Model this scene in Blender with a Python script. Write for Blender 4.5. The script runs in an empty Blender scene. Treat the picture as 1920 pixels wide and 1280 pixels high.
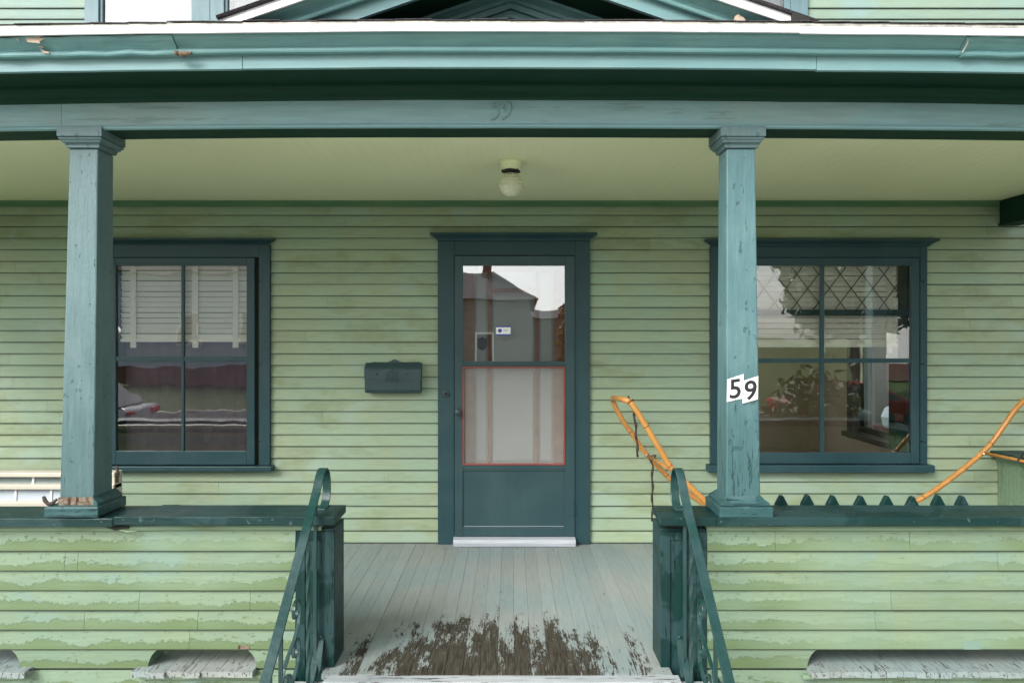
import bpy, bmesh, math, random
from mathutils import Vector, Matrix

random.seed(7)
R = math.radians
scene = bpy.context.scene
COL = scene.collection

# ------------------------------------------------------------------ camera
cam_d = bpy.data.cameras.new('camera')
cam_d.sensor_width = 36.0
cam_d.lens = 36.0 * 1361 / 1920
cam_d.shift_x = 0.001
cam_d.shift_y = -0.0042
cam_d.clip_start = 0.05
cam_d.clip_end = 1500
cam = bpy.data.objects.new('camera', cam_d)
cam.location = (0, 0, 1.56)
cam.rotation_euler = (R(90), 0, 0)
COL.objects.link(cam)
scene.camera = cam

# ------------------------------------------------------------------ light
SUN_EL, SUN_AZ = 37.0, 222.0          # azimuth clockwise from +Y
world = bpy.data.worlds.new('World')
scene.world = world
world.use_nodes = True
wn = world.node_tree
wn.nodes.clear()
sky = wn.nodes.new('ShaderNodeTexSky')
sky.sky_type = 'NISHITA'
sky.sun_disc = False
sky.sun_elevation = R(SUN_EL)
sky.sun_rotation = R(SUN_AZ)
sky.air_density = 1.0
sky.dust_density = 2.0
hs = wn.nodes.new('ShaderNodeHueSaturation')      # overcast: the cloud takes the blue out of the sky
hs.inputs['Saturation'].default_value = 0.18
bg = wn.nodes.new('ShaderNodeBackground')
bg.inputs['Strength'].default_value = 0.115
wo = wn.nodes.new('ShaderNodeOutputWorld')
wn.links.new(sky.outputs[0], hs.inputs['Color'])
wn.links.new(hs.outputs[0], bg.inputs[0])
wn.links.new(bg.outputs[0], wo.inputs[0])

sun_d = bpy.data.lights.new('sun', 'SUN')
sun_d.energy = 1.5
sun_d.angle = R(30)
sun_d.color = (1.0, 0.98, 0.95)
sun = bpy.data.objects.new('sun', sun_d)
az, el = R(SUN_AZ), R(SUN_EL)
to_sun = Vector((math.sin(az) * math.cos(el), math.cos(az) * math.cos(el), math.sin(el)))
sun.rotation_euler = (-to_sun).to_track_quat('-Z', 'Y').to_euler()
sun.location = to_sun * 60
COL.objects.link(sun)

scene.view_settings.view_transform = 'Standard'
scene.view_settings.look = 'None'
scene.view_settings.gamma = 1.0
scene.view_settings.use_curve_mapping = False
scene.view_settings.exposure = 1.58
scene.render.engine = 'CYCLES'
scene.cycles.max_bounces = 10
scene.cycles.diffuse_bounces = 6
scene.cycles.transparent_max_bounces = 16

# ------------------------------------------------------------------ materials
class N:
    def __init__(s, name):
        s.m = bpy.data.materials.new(name)
        s.m.use_nodes = True
        s.t = s.m.node_tree
        s.t.nodes.clear()
        s.out = s.t.nodes.new('ShaderNodeOutputMaterial')
    def n(s, typ, **kw):
        nd = s.t.nodes.new(typ)
        for k, v in kw.items():
            setattr(nd, k, v)
        return nd
    def l(s, a, b):
        s.t.links.new(a, b)
    def val(s, sock, v):
        if hasattr(v, 'is_output'):
            s.l(v, sock)
        else:
            sock.default_value = v
    def pos(s, scale, off=(0, 0, 0)):
        g = s.n('ShaderNodeNewGeometry')
        mp = s.n('ShaderNodeMapping')
        mp.inputs['Scale'].default_value = scale
        mp.inputs['Location'].default_value = off
        s.l(g.outputs['Position'], mp.inputs['Vector'])
        return mp.outputs[0]
    def noise(s, vec, scale=1.0, detail=4.0, rough=0.55, dist=0.0):
        nz = s.n('ShaderNodeTexNoise')
        nz.inputs['Scale'].default_value = scale
        nz.inputs['Detail'].default_value = detail
        nz.inputs['Roughness'].default_value = rough
        nz.inputs['Distortion'].default_value = dist
        s.l(vec, nz.inputs['Vector'])
        return nz.outputs['Fac']
    def ramp(s, fac, a, b, lo=0.0, hi=1.0):
        r = s.n('ShaderNodeMapRange')
        r.interpolation_type = 'SMOOTHSTEP'
        s.val(r.inputs['Value'], fac)
        r.inputs['From Min'].default_value = a
        r.inputs['From Max'].default_value = b
        r.inputs['To Min'].default_value = lo
        r.inputs['To Max'].default_value = hi
        return r.outputs[0]
    def math(s, op, a, b=0.0, c=0.0):
        m = s.n('ShaderNodeMath', operation=op)
        s.val(m.inputs[0], a); s.val(m.inputs[1], b)
        if len(m.inputs) > 2: s.val(m.inputs[2], c)
        return m.outputs[0]
    def mix(s, fac, a, b, blend='MIX'):
        m = s.n('ShaderNodeMix', data_type='RGBA', blend_type=blend)
        s.val(m.inputs['Factor'], fac)
        for sock, v in ((m.inputs[6], a), (m.inputs[7], b)):
            if isinstance(v, tuple) and len(v) == 3: v = v + (1,)
            s.val(sock, v)
        return m.outputs[2]
    def bright(s, col, fac):
        m = s.n('ShaderNodeVectorMath', operation='SCALE')
        s.val(m.inputs[0], col[:3] if isinstance(col, tuple) else col); s.val(m.inputs['Scale'], fac)
        return m.outputs[0]
    def bump(s, h, strength=0.3, dist=0.004):
        b = s.n('ShaderNodeBump')
        b.inputs['Strength'].default_value = strength
        b.inputs['Distance'].default_value = dist
        s.l(h, b.inputs['Height'])
        return b.outputs[0]
    def rnd(s):
        return s.n('ShaderNodeObjectInfo').outputs['Random']
    def bsdf(s, col, rough=0.6, normal=None, spec=0.5, **kw):
        b = s.n('ShaderNodeBsdfPrincipled')
        if isinstance(col, tuple) and len(col) == 3: col = col + (1,)
        s.val(b.inputs['Base Color'], col)
        s.val(b.inputs['Roughness'], rough)
        b.inputs['Specular IOR Level'].default_value = spec
        for k, v in kw.items():
            s.val(b.inputs[k], v)
        if normal is not None: s.l(normal, b.inputs['Normal'])
        s.l(b.outputs[0], s.out.inputs[0])
        return b

GR = {'x': (1.3, 14, 14), 'z': (14, 14, 1.3), 'y': (14, 1.3, 14)}

def paint(name, base, alt=None, grain='x', rough=0.5, alt_lo=0.45, alt_hi=0.65, flake=None, flake_at=0.68,
          bump=0.25, spec=0.4, dark=None, patch=2.2, var=1.0, splash=None):
    """aged oil paint on wood: patchy fading, brush grain, blisters, a few flakes"""
    k = N(name)
    col = base + (1,)
    big = k.noise(k.pos((1, 1, 1)), patch, 5, 0.6, 0.3)
    if alt: col = k.mix(k.ramp(big, alt_lo, alt_hi), base, alt)
    if splash and flake:
        g0 = k.n('ShaderNodeNewGeometry'); s0 = k.n('ShaderNodeSeparateXYZ'); k.l(g0.outputs['Position'], s0.inputs[0])
        edge = k.math('ADD', s0.outputs[2], k.math('MULTIPLY', k.math('SUBTRACT', k.noise(k.pos((11, 11, 1.6), (2, 5, 3)), 1.8, 6, 0.7), 0.5), 1.3))
        col = k.mix(k.ramp(edge, 0.80, 1.75, 0.62, 0.0), col, flake)
    g1 = k.noise(k.pos(GR[grain]), 3.0, 5, 0.6)
    fine = k.noise(k.pos((1, 1, 1)), 55, 3, 0.6)
    s = k.math('ADD', k.ramp(g1, 0.25, 0.75, 1 - 0.12 * var, 1 + 0.10 * var), k.math('MULTIPLY', k.rnd(), 0.08 * var))
    col = k.bright(col, s)
    if dark:
        g2 = k.noise(k.pos(GR[grain], (3.1, 7.7, 1.3)), 1.9, 6, 0.65)
        col = k.mix(k.ramp(g2, 0.58, 0.66), col, dark)
    h = k.math('ADD', k.math('MULTIPLY', g1, 0.9), k.math('MULTIPLY', fine, 0.35))
    if flake and bump >= 0.8:      # small blisters and chips
        cn = k.noise(k.pos((1, 1, 1) if grain == 'x' else (1, 1, 0.6), (4, 2, 6)), 27, 4, 0.6)
        cm = k.ramp(cn, 0.645, 0.675)
        col = k.mix(k.math('MULTIPLY', cm, 0.55), col, flake)
        h = k.math('SUBTRACT', h, k.math('MULTIPLY', cm, 0.9))
    if flake:
        f = k.noise(k.pos(tuple(v * 0.55 for v in GR[grain]), (1.7, 0.4, 9.1)), 6.5, 6, 0.7)
        if splash:       # rain splash has taken more paint off the lower part
            g_ = k.n('ShaderNodeNewGeometry'); s_ = k.n('ShaderNodeSeparateXYZ'); k.l(g_.outputs['Position'], s_.inputs[0])
            f = k.math('ADD', f, k.ramp(s_.outputs[2], splash[0], splash[1], splash[2], splash[3]))
        fm = k.ramp(f, flake_at, flake_at + 0.02)
        col = k.mix(fm, col, flake)
        h = k.math('SUBTRACT', h, fm)
    k.bsdf(col, k.ramp(big, 0.3, 0.7, rough - 0.08, rough + 0.1), k.bump(h, bump, 0.004), spec)
    return k.m

def clap(name, base, alt, low=None, low_at=0.42, pale=None, bumps=0.25, mildew=None, butt=0.075):
    """painted clapboard; UV.x runs along the board (m), UV.y from its butt (0) to its top (1)"""
    k = N(name)
    uv = k.n('ShaderNodeUVMap'); uv.uv_map = 'UVMap'
    sep = k.n('ShaderNodeSeparateXYZ'); k.l(uv.outputs[0], sep.inputs[0])
    rnd = k.rnd()
    comb = k.n('ShaderNodeCombineXYZ')
    k.l(sep.outputs[0], comb.inputs[0]); k.l(k.math('MULTIPLY', rnd, 57.0), comb.inputs[1])
    wv = k.math('ADD', k.noise(comb.outputs[0], 3.2, 5, 0.62), k.math('MULTIPLY', k.noise(comb.outputs[0], 30, 3, 0.7), 0.16))
    big = k.noise(k.pos((1.0, 1.0, 0.7)), 1.7, 5, 0.6, 0.3)
    col = k.mix(k.ramp(big, 0.40, 0.62), base, alt)
    if mildew:
        md = k.noise(k.pos((0.9, 1, 2.2), (5, 2, 8)), 2.1, 6, 0.62)
        col = k.mix(k.ramp(md, 0.50, 0.66), col, mildew)
    g1 = k.noise(k.pos((2.2, 20, 20)), 3.4, 5, 0.6)
    col = k.bright(col, k.math('ADD', k.ramp(g1, 0.25, 0.75, 0.93, 1.05), k.math('MULTIPLY', k.math('SUBTRACT', rnd, 0.5), 0.12)))
    h = k.math('MULTIPLY', g1, 0.8)
    fine = k.noise(k.pos((1, 1, 1)), 60, 3, 0.6)
    h = k.math('ADD', h, k.math('MULTIPLY', fine, 0.3))
    if pale:
        pm = k.noise(k.pos((1, 1, 1.6), (9, 1, 4)), 2.4, 4, 0.5)
        col = k.mix(k.ramp(pm, 0.57, 0.68, 0, 0.8), col, pale)
    if low:
        edge = k.math('MULTIPLY_ADD', k.math('SUBTRACT', wv, 0.58), 1.7, low_at)
        fleck = k.noise(k.pos((45, 45, 110), (1, 3, 2)), 1.6, 5, 0.7)
        edge = k.math('ADD', edge, k.math('MULTIPLY', k.math('SUBTRACT', fleck, 0.5), 0.55))
        lm = k.ramp(k.math('SUBTRACT', edge, sep.outputs[1]), -0.02, 0.045)
        sp = k.noise(k.pos((9, 9, 9), (2, 2, 2)), 3.6, 4, 0.6)
        fl2 = k.noise(k.pos((30, 30, 85), (7, 2, 2)), 1.5, 5, 0.7)
        lm = k.math('MAXIMUM', lm, k.ramp(k.math('ADD', k.math('MULTIPLY', fl2, 0.6), k.math('MULTIPLY', sp, 0.5)), 0.645, 0.67))
        br = k.noise(k.pos((0.6, 1, 0.6), (4, 4, 4)), 1.3, 3, 0.5)
        lm = k.math('MULTIPLY', lm, k.ramp(br, 0.33, 0.50, 0.20, 1.0))
        col = k.mix(lm, col, low)
        h = k.math('SUBTRACT', h, k.math('MULTIPLY', lm, 0.7))
    col = k.mix(k.ramp(sep.outputs[1], 0.035, butt, 0.92, 0.0), col, (0.018, 0.024, 0.013))     # shadow line under the lap, painted dark along the butt edge
    k.bsdf(col, 0.62, k.bump(h, bumps, 0.004), 0.35)
    return k.m

def plain(name, col, rough=0.6, var=0.12, scale=8.0, bump=0.1, spec=0.5, **kw):
    k = N(name)
    f = k.noise(k.pos((1, 1, 1)), scale, 5, 0.6)
    c = k.bright(col + (1,), k.ramp(f, 0.3, 0.7, 1 - var, 1 + var))
    k.bsdf(c, rough, k.bump(f, bump, 0.004), spec, **kw)
    return k.m

def glass(name, refl=0.10, wav=0.02, tint=(0.93, 0.95, 0.94), scale=2.6):
    k = N(name)
    tr = k.n('ShaderNodeBsdfTransparent'); tr.inputs[0].default_value = tint + (1,)
    gl = k.n('ShaderNodeBsdfGlossy'); gl.inputs['Roughness'].default_value = 0.0
    w = k.noise(k.pos((1, 1, 0.8)), scale, 2, 0.5)
    nb = k.bump(w, 1.0, wav)
    k.l(nb, gl.inputs['Normal'])
    fr = k.n('ShaderNodeFresnel'); fr.inputs[0].default_value = 1.5
    mx = k.n('ShaderNodeMixShader')
    k.l(k.math('ADD', fr.outputs[0], refl), mx.inputs[0])
    k.l(tr.outputs[0], mx.inputs[1]); k.l(gl.outputs[0], mx.inputs[2])
    k.l(mx.outputs[0], k.out.inputs[0])
    return k.m

def screen_mat():
    k = N('insect_screen')
    tr = k.n('ShaderNodeBsdfTransparent')
    df = k.n('ShaderNodeBsdfDiffuse')
    f = k.noise(k.pos((1, 1, 1)), 9, 4, 0.6)
    k.l(k.bright((0.36, 0.36, 0.34, 1), k.ramp(f, 0.3, 0.7, 0.97, 1.03)), df.inputs[0])
    mx = k.n('ShaderNodeMixShader'); mx.inputs[0].default_value = 0.33
    k.l(tr.outputs[0], mx.inputs[1]); k.l(df.outputs[0], mx.inputs[2]); k.l(mx.outputs[0], k.out.inputs[0])
    return k.m

def floor_mat():
    k = N('porch_floor_paint')
    base, alt = (0.215, 0.268, 0.262), (0.255, 0.276, 0.256)
    big = k.noise(k.pos((0.8, 0.6, 1)), 1.6, 5, 0.6, 0.4)
    col = k.mix(k.ramp(big, 0.38, 0.62), base, alt)
    rnd = k.rnd()
    g1 = k.noise(k.pos((26, 2.0, 26)), 2.6, 5, 0.6)
    col = k.bright(col, k.math('ADD', k.ramp(g1, 0.25, 0.75, 0.90, 1.06), k.math('MULTIPLY', k.math('SUBTRACT', rnd, 0.5), 0.10)))
    # paint worn off by feet at the head of the steps
    g = k.n('ShaderNodeNewGeometry'); sp = k.n('ShaderNodeSeparateXYZ'); k.l(g.outputs['Position'], sp.inputs[0])
    dx = k.math('DIVIDE', k.math('ADD', sp.outputs[0], 0.08), 0.86)
    dx2 = k.math('MULTIPLY', dx, dx)
    dy = k.math('DIVIDE', k.math('SUBTRACT', sp.outputs[1], 3.36), 0.80)
    dy2 = k.math('MULTIPLY', dy, dy)
    fall = k.math('SUBTRACT', 1.0, k.math('ADD', dx2, dy2))
    nz = k.noise(k.pos((6.5, 1.7, 1)), 2.6, 9, 0.70, 0.25)
    nf = k.noise(k.pos((40, 6, 1)), 3.0, 7, 0.80)
    m = k.math('ADD', k.math('MULTIPLY', fall, 0.80), k.math('MULTIPLY_ADD', k.math('SUBTRACT', nz, 0.5), 2.3, k.math('MULTIPLY', k.math('SUBTRACT', nf, 0.5), 1.9)))
    m = k.math('ADD', m, k.math('MULTIPLY', k.math('SUBTRACT', rnd, 0.5), 0.42))
    worn = k.ramp(m, 0.34, 0.47)
    # isolated chips elsewhere
    ch = k.noise(k.pos((22, 5, 1), (3, 5, 1)), 2.2, 5, 0.7)
    worn = k.math('MAXIMUM', worn, k.ramp(k.math('ADD', ch, k.math('MULTIPLY', fall, 0.05)), 0.735, 0.75))
    ax = k.math('ABSOLUTE', k.math('ADD', sp.outputs[0], 0.06))
    endz = k.math('MULTIPLY', k.ramp(sp.outputs[1], 3.75, 3.42), k.ramp(ax, 0.72, 0.80))
    ck = k.noise(k.pos((46, 5, 20), (3, 1, 1)), 2.0, 6, 0.75, 0.6)
    worn = k.math('MAXIMUM', worn, k.ramp(k.math('ADD', ck, k.math('MULTIPLY', endz, 0.15)), 0.715, 0.735))
    wood = k.mix(k.ramp(k.noise(k.pos((40, 2.2, 1)), 3.0, 5, 0.7), 0.35, 0.65), (0.012, 0.0105, 0.007), (0.062, 0.054, 0.037))
    col = k.mix(worn, col, wood)
    h = k.math('SUBTRACT', k.math('MULTIPLY', g1, 0.7), k.math('MULTIPLY', worn, 1.0))
    k.bsdf(col, k.ramp(worn, 0, 1, 0.55, 0.8), k.bump(h, 0.45, 0.003), 0.35)
    return k.m

def grass_mat():
    k = N('lawn')
    f = k.noise(k.pos((1, 1, 1)), 6, 6, 0.7)
    c = k.mix(k.ramp(f, 0.35, 0.65), (0.045, 0.085, 0.022), (0.10, 0.14, 0.045))
    k.bsdf(c, 0.9, k.bump(f, 0.6, 0.05), 0.2)
    return k.m

def wood_rot():
    k = N('bare_rotten_wood')
    f = k.noise(k.pos((14, 3, 30)), 3, 6, 0.7)
    b = k.noise(k.pos((9, 1, 2)), 4, 4, 0.6)
    c = k.mix(k.ramp(f, 0.35, 0.65), (0.23, 0.195, 0.15), (0.12, 0.08, 0.05))
    c = k.mix(k.ramp(b, 0.55, 0.68), c, (0.05, 0.025, 0.015))
    k.bsdf(c, 0.85, k.bump(f, 0.6, 0.006), 0.2)
    return k.m

M = {}
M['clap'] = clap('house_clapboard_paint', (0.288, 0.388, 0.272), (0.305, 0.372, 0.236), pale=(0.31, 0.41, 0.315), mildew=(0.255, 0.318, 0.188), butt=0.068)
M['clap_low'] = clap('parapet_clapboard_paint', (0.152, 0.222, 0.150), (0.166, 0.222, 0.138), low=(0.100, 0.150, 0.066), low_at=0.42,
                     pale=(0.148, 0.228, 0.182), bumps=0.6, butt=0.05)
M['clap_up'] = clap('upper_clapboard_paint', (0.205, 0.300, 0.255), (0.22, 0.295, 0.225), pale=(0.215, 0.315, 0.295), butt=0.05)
M['green_trim'] = paint('pale_green_trim', (0.165, 0.245, 0.155), (0.13, 0.185, 0.095), flake=(0.10, 0.09, 0.06), flake_at=0.70)
M['frieze_green'] = paint('green_wall_frieze', (0.075, 0.175, 0.085), (0.095, 0.185, 0.085))
M['faded'] = paint('faded_teal_paint', (0.150, 0.278, 0.285), (0.172, 0.30, 0.302), flake=(0.30, 0.40, 0.39), flake_at=0.72, patch=1.6, var=0.6, bump=0.4)
M['beam'] = paint('beam_teal_paint', (0.172, 0.295, 0.295), (0.205, 0.295, 0.28), flake=(0.28, 0.37, 0.37), flake_at=0.67, patch=1.6, dark=(0.14, 0.225, 0.205), bump=0.45)
M['crown'] = paint('crown_teal_paint', (0.130, 0.275, 0.275), (0.155, 0.30, 0.29), flake=(0.28, 0.40, 0.40), flake_at=0.72, bump=0.5)
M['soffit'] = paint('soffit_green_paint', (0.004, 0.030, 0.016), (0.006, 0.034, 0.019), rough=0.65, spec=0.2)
M['post'] = paint('post_teal_paint', (0.080, 0.140, 0.144), (0.098, 0.160, 0.163), grain='z', flake=(0.04, 0.088, 0.088), flake_at=0.665, bump=1.0, patch=3, var=0.6, splash=(0.75, 2.0, 0.03, -0.02))
M['post_worn'] = paint('post_teal_paint_worn', (0.074, 0.152, 0.160), (0.092, 0.175, 0.182), grain='z', flake=(0.022, 0.068, 0.066), flake_at=0.62, bump=1.0, patch=3, var=0.7, splash=(0.75, 1.7, 0.05, -0.06))
M['post_dark'] = paint('post_teal_paint_glossy', (0.024, 0.070, 0.072), (0.052, 0.105, 0.11), grain='x', flake=(0.012, 0.045, 0.043), flake_at=0.58, bump=0.9, patch=5, rough=0.42, spec=0.35)
M['trim'] = paint('window_teal_paint', (0.020, 0.056, 0.064), (0.027, 0.066, 0.073), grain='z', rough=0.42, bump=0.15, var=0.5, spec=0.35)
M['trim_up'] = paint('upper_trim_paint', (0.11, 0.185, 0.205), (0.14, 0.215, 0.23), grain='z')
M['door'] = paint('door_teal_paint', (0.027, 0.064, 0.070), (0.033, 0.073, 0.077), grain='z', rough=0.4, bump=0.08, var=0.3, spec=0.4)
M['cap'] = paint('rail_cap_green_paint', (0.004, 0.024, 0.022), (0.011, 0.038, 0.037), grain='x', rough=0.40, flake=(0.065, 0.12, 0.12), flake_at=0.655, bump=1.0, alt_lo=0.48, alt_hi=0.56, spec=0.3, patch=4)
M['pier'] = paint('pier_green_paint', (0.004, 0.025, 0.023), (0.016, 0.043, 0.044), grain='z', rough=0.42, alt_lo=0.50, alt_hi=0.55, flake=(0.003, 0.018, 0.017), flake_at=0.60, bump=0.9, patch=6, spec=0.25)
M['iron'] = paint('railing_green_paint', (0.006, 0.034, 0.030), (0.022, 0.052, 0.053), grain='z', rough=0.33, alt_lo=0.40, alt_hi=0.65, bump=0.5, flake=(0.05, 0.09, 0.09), flake_at=0.78, patch=3, spec=0.5)
M['white'] = plain('white_painted_metal', (0.80, 0.80, 0.80), 0.45, 0.03, 6, 0.04)
M['grime'] = plain('grimy_white_metal', (0.40, 0.39, 0.34), 0.6, 0.3, 22, 0.2)
M['shingle'] = plain('asphalt_shingle', (0.055, 0.05, 0.055), 0.95, 0.35, 90, 0.5, 0.1)
M['ceiling'] = paint('ceiling_cream_paint', (0.74, 0.78, 0.50), (0.755, 0.79, 0.515), grain='y', rough=0.5, bump=0.02, patch=1.2, var=0.06)
M['floor'] = floor_mat()
M['floor_edge'] = paint('floor_end_paint', (0.30, 0.33, 0.335), (0.35, 0.37, 0.37), grain='x', flake=(0.06, 0.05, 0.04), flake_at=0.58, bump=0.6)
M['bare'] = wood_rot()
M['fresh'] = plain('torn_pale_wood', (0.46, 0.36, 0.27), 0.8, 0.12, 30, 0.3)
M['dark'] = plain('dark_void', (0.02, 0.02, 0.018), 0.9)
M['brown'] = plain('stained_door_wood', (0.40, 0.165, 0.075), 0.45, 0.2, 14, 0.06)
M['curtain'] = plain('pale_door_panel', (0.66, 0.70, 0.67), 0.8, 0.04, 3, 0.02)
M['red'] = paint('red_screen_edge', (0.24, 0.055, 0.045), (0.29, 0.075, 0.06), flake=(0.5, 0.4, 0.36), flake_at=0.72)
M['sill'] = paint('pale_door_sill', (0.40, 0.43, 0.47), (0.44, 0.46, 0.50), rough=0.4)
M['mailbox'] = plain('mailbox_teal_enamel', (0.030, 0.060, 0.064), 0.40, 0.10, 10, 0.04)
M['black'] = plain('black_rubber', (0.012, 0.012, 0.012), 0.6)
M['bamboo'] = paint('varnished_bamboo', (0.44, 0.20, 0.045), (0.50, 0.245, 0.065), grain='z', rough=0.28, bump=0.06, spec=0.6)
M['bamboo_dark'] = plain('dark_bamboo_joint', (0.16, 0.06, 0.015), 0.5)
M['leather'] = plain('dark_leather_strap', (0.035, 0.02, 0.016), 0.5, 0.3, 40, 0.3)
M['steel'] = plain('bright_steel', (0.7, 0.7, 0.7), 0.25, 0.05, **{'Metallic': 1.0})
M['cream'] = plain('cream_vinyl', (0.50, 0.47, 0.38), 0.5, 0.04, 6, 0.03)
M['cream_white'] = plain('white_vinyl_bar', (0.8, 0.8, 0.8), 0.4, 0.02)
M['blind'] = plain('blind_cream', (0.90, 0.89, 0.78), 0.6, 0.02, 8, 0.03)
M['tape'] = plain('blind_tape', (0.84, 0.83, 0.72), 0.8, 0.04, 30, 0.1)
M['shade'] = plain('white_window_shade', (0.42, 0.44, 0.48), 0.8, 0.06, 2, 0.03)
M['mauve'] = plain('mauve_grey_cloth', (0.165, 0.130, 0.155), 0.95, 0.12, 5, 0.1, 0.1)
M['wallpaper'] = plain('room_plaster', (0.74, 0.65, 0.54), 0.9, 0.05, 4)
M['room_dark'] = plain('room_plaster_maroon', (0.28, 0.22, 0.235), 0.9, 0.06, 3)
M['room_wood'] = plain('room_woodwork', (0.06, 0.042, 0.032), 0.5, 0.2, 12)
M['glass'] = glass('old_window_glass', 0.10, 0.0016, tint=(0.98, 0.99, 0.98))
M['glass_door'] = glass('storm_door_glass', 0.23, 0.0012, scale=1.9)
M['glass_up'] = glass('upper_window_glass', 0.12, 0.001)
M['glass_dark'] = plain('insulated_glass', (0.20, 0.235, 0.23), 0.08, 0.1, 3, 0.02, 0.8)
M['glass_blue'] = plain('pale_blind_glass', (0.44, 0.49, 0.54), 0.12, 0.05, 3, 0.02, 0.6)
M['screen'] = screen_mat()
M['came'] = plain('lead_came', (0.12, 0.14, 0.11), 0.5)
M['plate'] = plain('white_number_plate', (0.82, 0.82, 0.80), 0.4, 0.02)
M['ink'] = plain('black_number_ink', (0.012, 0.012, 0.014), 0.5)
M['blue'] = plain('sticker_blue', (0.03, 0.06, 0.33), 0.4, 0.1)
M['greyprint'] = plain('sticker_grey', (0.30, 0.34, 0.38), 0.5, 0.1)
M['shield'] = plain('shield_sticker', (0.16, 0.19, 0.20), 0.5, 0.1)
M['grass'] = grass_mat()
M['asphalt'] = plain('asphalt', (0.055, 0.055, 0.058), 0.9, 0.2, 30, 0.3, 0.2)
M['concrete'] = plain('concrete', (0.47, 0.46, 0.43), 0.9, 0.10, 12, 0.2, 0.2)
M['foundation'] = plain('brick_red_foundation', (0.12, 0.055, 0.045), 0.9, 0.25, 16)
M['siding_blue'] = plain('blue_grey_siding', (0.42, 0.50, 0.60), 0.6, 0.06, 4)
M['siding_grey'] = plain('grey_siding', (0.20, 0.20, 0.19), 0.7, 0.08, 4)
M['siding_dark'] = plain('dark_grey_siding', (0.11, 0.115, 0.105), 0.7, 0.08, 4)
M['blue_patch'] = paint('pale_blue_touch_up', (0.140, 0.212, 0.172))
M['litter'] = plain('dry_leaf', (0.16, 0.085, 0.03), 0.8, 0.4, 60)
M['roof_far'] = plain('dark_roof', (0.06, 0.06, 0.065), 0.9, 0.2, 30)
M['far_glass'] = plain('far_window_glass', (0.03, 0.04, 0.05), 0.05)
M['bark'] = plain('bark', (0.07, 0.05, 0.035), 0.9, 0.3, 20, 0.5)
M['leaf'] = plain('leaf_green', (0.055, 0.10, 0.025), 0.6, 0.35, 3)
M['leaf_autumn'] = plain('leaf_orange', (0.20, 0.11, 0.03), 0.6, 0.35, 3)
M['silver'] = plain('silver_car_paint', (0.45, 0.47, 0.50), 0.25, 0.03, 2, 0.0, 0.6)
M['red_car'] = plain('red_car_paint', (0.25, 0.02, 0.02), 0.25, 0.03, 2, 0.0, 0.6)
M['pale_car'] = plain('pale_blue_car_paint', (0.45, 0.55, 0.58), 0.25, 0.03, 2, 0.0, 0.6)
M['tail'] = plain('red_tail_lamp', (0.55, 0.01, 0.01), 0.2)
M['tyre'] = plain('tyre_rubber', (0.02, 0.02, 0.02), 0.8)

def globe_mat():
    k = N('patterned_lamp_glass')
    b = k.bsdf((0.78, 0.80, 0.60), 0.15, None, 0.9)
    b.inputs['Transmission Weight'].default_value = 0.25
    b.inputs['IOR'].default_value = 1.3
    return k.m
M['globe'] = globe_mat()

# ------------------------------------------------------------------ geometry helpers
def wob(x, seed=0.0, amp=1.0):
    return amp * (math.sin(x * 2.1 + seed * 1.7) * 0.5 + math.sin(x * 5.3 + seed * 3.1) * 0.3 + math.sin(x * 11.7 + seed) * 0.2)

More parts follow.
